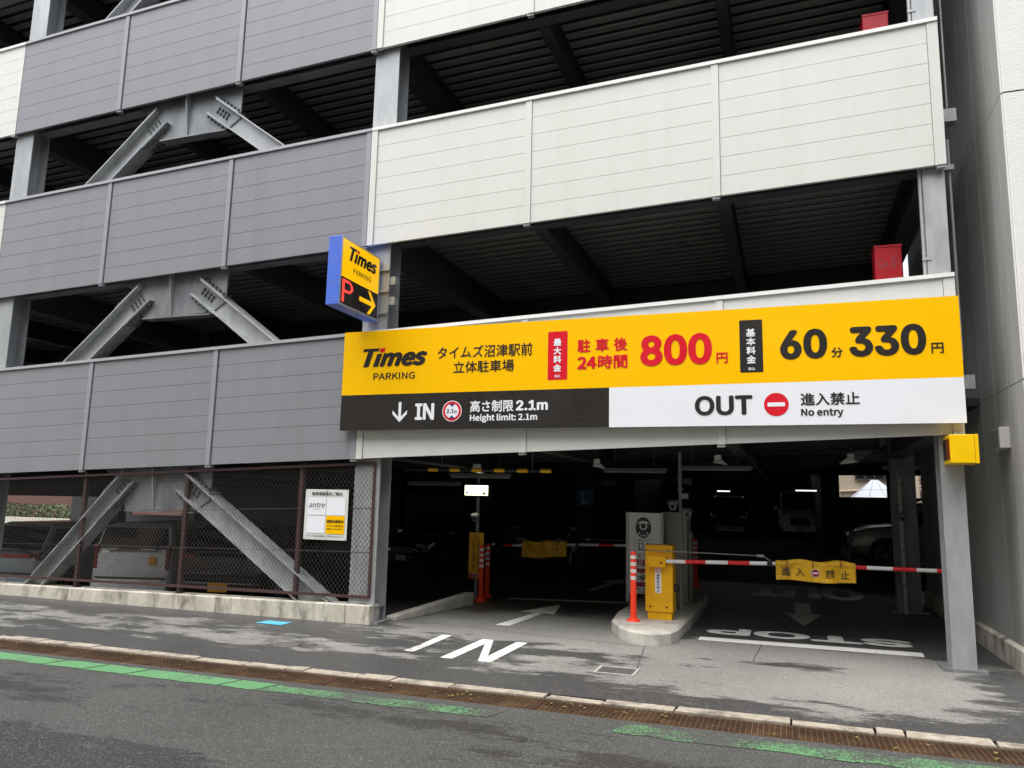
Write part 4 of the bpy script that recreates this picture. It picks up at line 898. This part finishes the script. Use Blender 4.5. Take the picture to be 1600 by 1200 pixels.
# ceiling spot lamps and tube lamps (unlit)
def spot(x, y, z, rz, label):
    s_ = thing('ceiling_lamp', label, 'lamp', (x, y, z), rz, 'ceiling lamps over the gates')
    MB().box(-.012, .012, -.012, .012, .03, .30).build('stem', BLACKP, s_)
    m = MB(); m.box(-.04, .04, -.04, .05, -.02, .045); m.build('head', LTGREY, s_, bevel=.006)
    m = MB(); m.add([(-.06, -.07, -.06), (.12, -.04, -.085), (.13, .10, -.08), (-.05, .10, -.05), (-.045, -.04, -.02), (.05, -.03, -.021), (.05, .08, -.02), (-.04, .08, -.02)], [(0, 3, 2, 1), (4, 5, 6, 7), (0, 1, 5, 4), (1, 2, 6, 5), (2, 3, 7, 6), (3, 0, 4, 7)]); m.build('shade', TUBE, s_)
spot(3.20, 1.0, 2.235, .3, 'white ceiling lamp left above the check board'); spot(4.82, 1.0, 2.29, .2, 'white ceiling lamp right of the island pole'); spot(6.46, 1.4, 2.33, 2.9, 'grey ceiling lamp near the exit column'); spot(1.42, 1.0, 2.16, 1.2, 'grey ceiling lamp above the striped height bar')
def batten(x, y, z, L, rz, label):
    s_ = thing('tube_lamp', label, 'lamp', (x, y, z), rz, 'unlit tube lamps under the deck')
    MB().box(-L/2, L/2, -.05, .05, 0, .05).build('case', GREYP, s_); MB().tube((-L/2 + .03, 0, -.018), (L/2 - .03, 0, -.018), .015, 8).build('tube', TUBE, s_)
    m = MB(); m.tube((-L*.3, 0, .05), (-L*.3, 0, .5), .006, 5); m.tube((L*.3, 0, .05), (L*.3, 0, .5), .006, 5); m.build('hanger', GREYP, s_)
batten(3.0, 4.9, 2.29, 1.2, .0, 'unlit tube lamp above the check board'); batten(4.45, 4.9, 2.34, 1.3, 0, 'unlit tube lamp right behind the island pole'); batten(.2, 4.2, 2.14, 1.2, .1, 'unlit tube lamp above the lit flood lamp'); batten(-1.6, 6, 2.03, 1.3, 0, 'unlit tube lamp behind the mesh fence'); batten(7.9, 7.5, 2.5, .9, 0, 'unlit tube lamp beside the exit column')

def littube(x, y, z, L, label):
    s_ = thing('lit_tube_lamp', label, 'lamp', (x, y, z), 0, 'lit tube lamps deep inside the garage')
    MB().box(-L/2, L/2, -.05, .05, .0, .05).build('case', GREYP, s_); MB().tube((-L/2 + .03, 0, -.02), (L/2 - .03, 0, -.02), .018, 8).build('tube', LAMPTUBE, s_)
    MB().tube((0, 0, .05), (0, 0, .55), .008, 5).build('hanger', GREYP, s_)
littube(6.35, 19.0, 2.30, .9, 'lit tube lamp above the far silver boxy car'); littube(3.5, 19.5, 2.25, .5, 'lit tube lamp above the far dark small car')
# yellow warning lamp on the exit column, red boxes on the decks
yl = thing('warning_lamp', 'yellow box warning lamp with dark red lenses at the top of the exit column', 'warning lamp', (7.44, -.07, 2.32))
m = MB(); m.box(-.14, .09, -.21, .17, -.15, .15); m.build('case', YBOX, yl, bevel=.006)
m = MB(); m.box(.092, .125, -.215, .17, -.153, .153); m.build('back_cap', YBOX, yl, bevel=.003)
MB().box(-.146, -.14, -.185, -.03, -.11, .11).build('lens', mat('orange_lens', lin('#8a3a10'), .2), yl); MB().box(-.146, -.14, .0, .15, -.11, .11).build('lens', BLACKP, yl)
MB().box(-.06, .02, .0, .16, .15, .19).build('bracket', GALV, yl)
fr = ((0, 0, 0), (1, 0, 0), (0, 0, 1), (0, -1, 0))
def redbox(x, y, z, label, scr):
    b = thing('hydrant_box', label, 'hydrant box', (x, y, z), 0, 'red boxes on the upper decks')
    m = MB(); m.box(-.15, .15, -.15, .15, 0, 1.70); m.build('case', REDBOX, b, bevel=.006); m = MB(); m.box(-.157, .157, -.157, .157, 1.70, 1.725); m.build('lid', REDBOX, b)
    if scr:
        m = MB(); rnd = random.Random(4)
        for i in range(11):
            cx, cz = rnd.uniform(-.10, .10), 1.50 + rnd.uniform(-.06, .07); a = rnd.uniform(0, 3); pts = []
            for q in range(5): pts.append((cx + .03*math.cos(a + q*.7)*rnd.uniform(.6, 1.4), -.152, cz + .03*math.sin(a + q*.7)))
            m.path(pts, .0028, 4)
        m.build('scratches', GREYP, b)
zdk = B[0] + .46 + .22
redbox(6.92, .75, fz(zdk, 6.92), 'scratched red hydrant box behind the lower white parapet', True); redbox(6.92, .75, fz(zdk + 3.105, 6.92), 'red hydrant box behind the upper white parapet', False)
# storey plate on the inner column
sp = thing('floor_plate', 'blue plate numbered 1F on the dark inner column', 'sign', (0, 0, 0))
MB().box(.52, .98, 10.08, 10.10, 1.62, 2.04).build('plate', BLUEP, sp)
fr = ((.52, 10.08, 1.62), (1, 0, 0), (0, 0, 1), (0, -1, 0)); text('1', (.12, .24, .06, .36), fr, WHT, sp, bold=.03, off=.003); text('F', (.28, .36, .06, .16), fr, WHT, sp, off=.003)

# ------------------------------------------------------------------ cars
def car(name, label, L, Wd, H, style, paint, loc, rz, plate=PLATE_W, group='cars parked inside the garage', sticker=False):
    c = thing(name, label, 'car', loc, rz, group); hw = Wd/2; f, r = L/2, -L/2
    if style == 'van': low = [(r, .42, .90, .90), (r+.05, .30, 1.0, .97), (r+.3, .25, 1.02, 1), (0, .22, 1.02, 1), (f-.75, .22, 1.0, 1), (f-.35, .24, .95, .98), (f-.08, .28, .84, .92), (f, .36, .66, .80)]; gh = [(r+.03, r+.10), (f-.95, f-.42)]; top = (r+.12, f-1.05)
    elif style == 'hatch': low = [(r, .42, .78, .86), (r+.07, .30, .93, .95), (r+.35, .24, .97, 1), (0, .22, .95, 1), (f-1.05, .22, .93, 1), (f-.5, .24, .86, .97), (f-.12, .28, .74, .90), (f, .36, .58, .76)]; gh = [(r+.10, r+.42), (f-1.45, f-.80)]; top = (r+.45, f-1.55)
    else: low = [(r, .48, .92, .86), (r+.08, .36, 1.06, .95), (r+.4, .30, 1.10, 1), (0, .28, 1.08, 1), (f-1.2, .28, 1.06, 1), (f-.55, .30, 1.0, .97), (f-.14, .34, .88, .90), (f, .44, .70, .78)]; gh = [(r+.15, r+.55), (f-1.75, f-1.0)]; top = (r+.5, f-1.75)
    rows = []
    for x, zb, zt, k in low:
        w = hw*k; zm = zb + (zt-zb)*.55
        rows.append([(x, y, z) for y, z in ((-w*.55, zb), (-w*.93, zb+.03), (-w, zb+.16), (-w*1.0, zm), (-w*.985, zt-.06), (-w*.90, zt), (0, zt+.035), (w*.90, zt), (w*.985, zt-.06), (w, zm), (w, zb+.16), (w*.93, zb+.03), (w*.55, zb))])
    n = len(rows[0]); mb = MB(); mb.add([p for q in rows for p in q], [(i*n+j, (i+1)*n+j, (i+1)*n+(j+1) % n, i*n+(j+1) % n) for i in range(len(rows)-1) for j in range(n)] + [tuple(range(n)), tuple(range((len(rows)-1)*n, len(rows)*n))], True)
    zbelt = low[3][2]; tw = hw*(.82 if style == 'van' else .76)
    bx0, bx1 = gh[0][0], gh[1][1]; tx0, tx1 = top
    q = {}; zr = H
    base = [(bx0, -hw*.93), (bx1, -hw*.88), (bx1, hw*.88), (bx0, hw*.93)]; tp = [(tx0, -tw), (tx1, -tw), (tx1, tw), (tx0, tw)]
    zb_ = zbelt - .03; zt_ = zr - .07
    vs = [(a, b, zb_) for a, b in base] + [(a, b, zt_) for a, b in tp] + [(tx0 + .16, -tw*.82, zr), (tx1 - .22, -tw*.82, zr), (tx1 - .22, tw*.82, zr), (tx0 + .16, tw*.82, zr)]
    mb.add(vs, [(0, 1, 5, 4), (1, 2, 6, 5), (2, 3, 7, 6), (3, 0, 4, 7), (4, 5, 9, 8), (5, 6, 10, 9), (6, 7, 11, 10), (7, 4, 8, 11), (8, 9, 10, 11)])
    bo = mb.build('body', paint, c); md = bo.modifiers.new('edge', 'BEVEL'); md.width = .02; md.segments = 2; md.limit_method = 'ANGLE'; md.angle_limit = R(30)
    def patch(ia, ib, u0, u1, v0, v1, nm, m_=GLASS, off=.022):
        a0, b0, a1, b1 = [Vector(vs[k]) for k in (ia, ib, ia+4, ib+4)]
        P = lambda u, v: (a0.lerp(b0, u)).lerp(a1.lerp(b1, u), v)
        nrm = (b0 - a0).cross(a1 - a0).normalized(); ctr = (a0 + b0 + a1 + b1)/4
        if nrm.dot(ctr - Vector((0, 0, ctr.z))) < 0: nrm = -nrm
        pts = [P(u0, v0), P(u1, v0), P(u1, v1), P(u0, v1)]; MB().add([p + nrm*.004 for p in pts] + [p + nrm*(.004+off*.3) for p in pts], [(4, 5, 6, 7), (0, 1, 5, 4), (1, 2, 6, 5), (2, 3, 7, 6), (3, 0, 4, 7)]).build(nm, m_, c)
    patch(1, 2, .05, .95, .06, .95, 'windscreen'); patch(3, 0, .03, .97, .05, .97, 'rear_window')
    for ia, ib in ((0, 1), (2, 3)):
        rev = ia == 2
        for u0, u1 in ((.06, .34), (.38, .64), (.68, .92)): patch(ia, ib, (1-u1 if rev else u0), (1-u0 if rev else u1), .10, .90, 'side_window')
    # wheels
    wr = .29 if style != 'suv' else .35; wx = (f - .62 if style == 'van' else f - .82, r + .58 if style == 'van' else r + .75)
    for x in wx:
        for s in (-1, 1):
            wo = MB(); y0 = s*(hw - .125); wo.lathe((x, y0, wr), [(wr*.6, -.085*s), (wr*.93, -.085*s), (wr, -.05*s), (wr, .10*s), (wr*.94, .14*s), (wr*.68, .145*s), (wr*.66, .08*s)], 24, axis='Y'); w_o = wo.build('wheel', TYRE, c)
            ri = MB(); ri.lathe((x, y0, wr), [(wr*.66, .10*s), (wr*.70, .147*s), (wr*.64, .150*s), (wr*.60, .11*s)], 24, axis='Y')
            for k in range(10):
                t = 2*math.pi*k/10 + (.1 if k % 2 else -.1); d = Vector((math.cos(t), 0, math.sin(t))); e = Vector((-d.z, 0, d.x)); cc = Vector((x, y0 + s*.135, wr)); ri.obox(cc + d*wr*.35, (d, e, Y), wr*.30, wr*.035, .010)
            ri.lathe((x, y0, wr), [(wr*.16, .12*s), (wr*.16, .15*s), (wr*.08, .155*s)], 12, axis='Y'); ri.build('rim', RIM, w_o)
    # arches: dark wells
    for x in wx:
        for s in (-1, 1): MB().lathe((x, s*(hw - .02), wr + .01), [(wr*1.14, -.03*s), (wr*1.14, .026*s)], 24, axis='Y').build('wheel_arch', BLACKP, c)
    zf = low[-2][2]
    for s in (-1, 1):
        m = MB(); m.obox((f - .13, s*hw*.72, zf - .08), (X, Y, Z), .09, hw*.17, .075); m.build('headlight', HEADL, c, bevel=.02)
        m = MB(); zt = low[1][2]
        if style == 'van': m.box(r - .012, r + .06, s*hw*.88 - .035, s*hw*.88 + .035, .66, 1.08)
        else: m.box(r + .02, r + .14, s*hw*.78 - .13, s*hw*.78 + .13, zt - .17, zt - .02)
        m.build('tail_light', TAILR, c, bevel=.012)
        m = MB(); m.obox((gh[1][1] - .35, s*(hw + .07), zbelt + .06), (X, Y, Z), .07, .09, .06); m.build('mirror', paint, c, bevel=.02)
    m = MB(); m.box(f - .05, f + .03, -hw*.80, hw*.80, .22, .44); m.build('front_bumper', paint, c, bevel=.03)
    m = MB(); m.box(f - .06, f + .012, -hw*.45, hw*.45, .46, zf - .10); m.build('grille', BLACKP, c, bevel=.01)
    m = MB(); m.box(r - .05, r + .08, -hw*.93, hw*.93, .24, .46); m.build('rear_bumper', paint, c, bevel=.03)
    MB().box(r - .058, r - .05, -.165, .165, .30, .45).build('rear_plate', plate, c)
    MB().box(f + .03, f + .038, -.165, .165, .28, .43).build('front_plate', plate, c)
    m = MB(); m.box(r - .03, r + .02, -hw*.62, hw*.62, .92 if style != 'van' else .98, .955 if style != 'van' else 1.02); m.build('tailgate_trim', CHROME if style == 'van' else BLACKP, c)
    if style == 'van':
        m = MB(); m.box(r - .056, r - .05, -hw*.8, hw*.8, .455, .485); m.box(r - .056, r - .05, -hw*.55, -hw*.35, .25, .28); m.box(r - .056, r - .05, hw*.3, hw*.5, .25, .28); m.build('bumper_reflector', ARMW, c)
    MB().box(r - .035, r + .02, -hw*.86, hw*.86, .50, .525).build('tailgate_shadow_line', BLACKP, c)  # black strip painting the shadow line between tailgate and bumper
    if sticker: MB().box(r - .022, r - .012, -hw*.62, -hw*.44, .74, .88).build('sticker', mat('orange_sticker', lin('#d39a2a'), .5), c)
    return c
F = floor_z
car('parked_car', 'silver boxy car with its tailgate against the mesh fence', 3.4, 1.475, 1.45, 'van', SILVERCAR, (-5.68, 3.0, F(-5.9, 3)), R(106), sticker=True)
car('parked_car', 'black hatchback with yellow plate behind the right brace', 3.4, 1.475, 1.42, 'hatch', BLACKCAR, (-3.70, 3.0, F(-3.6, 3)), R(104), PLATE_Y)
_lc = car('parked_car', 'pale car with long red tail light at the far left of the fence', 3.9, 1.65, 1.46, 'hatch', WHITECAR, (-8.95, 3.6, F(-8.7, 3)), R(98))
m = MB(); m.box(-1.97, -1.90, -.60, .60, .80, .87); m.build('tail_strip', TAILR2, _lc)
car('parked_car', 'brown grey boxy car facing out behind the entry banner', 3.4, 1.475, 1.75, 'van', BROWNCAR, (-.95, 12.8, F(-.9, 12)), R(-84), PLATE_Y)
car('parked_car', 'dark car deep in the shade left of the entry lane', 3.9, 1.65, 1.5, 'hatch', BLACKCAR, (-3.9, 11.6, F(-3.9, 12)), R(-100))
car('parked_car', 'dark grey sport utility car standing behind the exit arm', 4.6, 1.82, 1.68, 'suv', mat('beige_silver_car_paint', lin('#a9a59c'), .28, .25, coat=.5), (9.3, 12.4, F(9.3, 12.4)), R(183))
car('parked_car', 'silver boxy car far back facing the exit lane', 3.4, 1.475, 1.75, 'van', SILVERCAR, (6.0, 23.0, F(6.0, 21.5)), R(-88), PLATE_Y)
car('parked_car', 'dark small car beside the far silver boxy car', 3.4, 1.475, 1.6, 'van', DARKCAR, (3.4, 23.4, F(3.4, 21.8)), R(-86), PLATE_Y)

# ------------------------------------------------------------------ beyond the garage
hs_ = thing('beige_house', 'beige plastered house seen through the rear opening', 'house', (8.6, 25, -1.2))
MB().box(-1.2, 2.0, 0, 6, 0, 6.5).build('wall', BEIGE, hs_); m = MB(); m.box(-1.5, 2.3, -.3, 6.3, 6.5, 6.7); m.build('roof', TILE, hs_)
wn = MB().box(-.3, 1.1, -.06, .0, 4.12, 5.1).build('window', GLASS, hs_); m = MB()
for x in (-.34, .0, .36, .72, 1.08): m.box(x, x + .05, -.09, -.06, 4.08, 5.14)
m.box(-.34, 1.13, -.09, -.06, 4.06, 4.12); m.build('frame', CHROME, wn)
m = MB(); m.tube((-.95, -.05, 0), (-.95, -.05, 3.6), .04, 8); m.tube((-.95, -.05, 3.6), (-.2, -.05, 3.65), .04, 8); m.build('gutter_pipe', BEIGE, hs_)
th = thing('tiled_house', 'house with brown tiled roof seen beside the exit column', 'house', (12.2, 27, -1.2))
MB().box(-1.6, 4, .6, 6, 0, 3.6).build('wall', GWALL, th)
m = MB()
for i in range(9):
    m.box(-1.9, 4.3, .2 + i*.33, .2 + (i+1)*.33 + .04, 3.55 + i*.15, 3.62 + i*.15)
    for j in range(31): m.tube((-1.85 + j*.2, .18 + i*.33, 3.63 + i*.15), (-1.85 + j*.2, .2 + (i+1)*.33, 3.66 + i*.15), .045, 6)
m.build('roof', TILE, th)
MB().box(-1.62, -1.3, .45, .6, 3.0, 3.5).build('window', CHROME, th)
tn = thing('white_tent', 'white cloth tent cover outside the rear opening', 'tent', (8.55, 20.5, -1.2))
m = MB(); m.add([(-.85, -1, 3.2), (.85, -1, 3.2), (.85, 1, 3.2), (-.85, 1, 3.2), (-.1, 0, 3.92), (.12, 0, 3.92), (-.85, -1, 2.2), (.85, -1, 2.2), (.85, 1, 2.2), (-.85, 1, 2.2)], [(0, 1, 5, 4), (1, 2, 5), (2, 3, 4, 5), (3, 0, 4), (0, 6, 7, 1), (1, 7, 8, 2), (2, 8, 9, 3), (3, 9, 6, 0)]); m.build('cover', TENT, tn); m = MB()
for a, b in (((-.85, -1, 3.2), (-.1, 0, 3.92)), ((.85, -1, 3.2), (.12, 0, 3.92)), ((-.85, -1, 3.2), (.85, -1, 3.2)), ((-.3, -1, 3.2), (-.03, 0, 3.92)), ((.3, -1, 3.2), (.05, 0, 3.92)), ((-.48, -.5, 3.56), (.49, -.5, 3.56)), ((-.3, -1.005, 2.2), (-.3, -1.005, 3.2)), ((.3, -1.005, 2.2), (.3, -1.005, 3.2))): m.tube(a, b, .008, 5)
m.build('seam', GREYP, tn)
for x in (-.85, .85):
    for y in (-1, 1): MB().tube((x, y, 0), (x, y, 3.2), .02, 8).build('leg', GREYP, tn)
gw = thing('garden_wall', 'white garden wall seen far left through the fence', 'wall', (0, 20, 0)); MB().box(-36, -27.4, 0, .2, -1.4, .40).build('wall', GWALL, gw)
hd = thing('hedge', 'clipped green hedge above the white garden wall', 'hedge', (0, 0, 0)); m = MB(); rnd = random.Random(2)
for i in range(5200):
    c_ = Vector((rnd.uniform(-35.5, -27.6), rnd.uniform(20.3, 21.2), rnd.uniform(-1.2, 1.02 + .08*math.sin(rnd.uniform(0, 9))))); d = Vector((rnd.gauss(0, 1), rnd.gauss(0, 1), rnd.gauss(0, 1))).normalized(); e = d.orthogonal().normalized(); s = rnd.uniform(.05, .1)
    m.add([c_ - d*s, c_ + e*s*.5, c_ + d*s, c_ - e*s*.5], [(0, 1, 2, 3)])
m.build('foliage', LEAVES, hd); m = MB()
for i in range(16): m.tube((-35.3 + i*.5, 20.75, -1.4), (-35.3 + i*.5, 20.75, .6), .03, 6)
m.build('stems', EARTH, hd)
bk = thing('brick_house', 'red brown brick house behind the hedge', 'house', (-34, 26, -1.4)); MB().box(-10, 10, 0, 6, 0, 6).build('wall', BRICK, bk); MB().box(-10.3, 10.3, -.3, 6.3, 6, 6.2).build('roof', TILE, bk); w0 = MB().box(1.2, 2.8, -.06, 0, 1.2, 3.4).build('window', GLASS, bk); MB().box(1.1, 1.2, -.08, 0, 1.1, 3.5).build('frame', WHT, w0)
print('objects', len(bpy.data.objects))
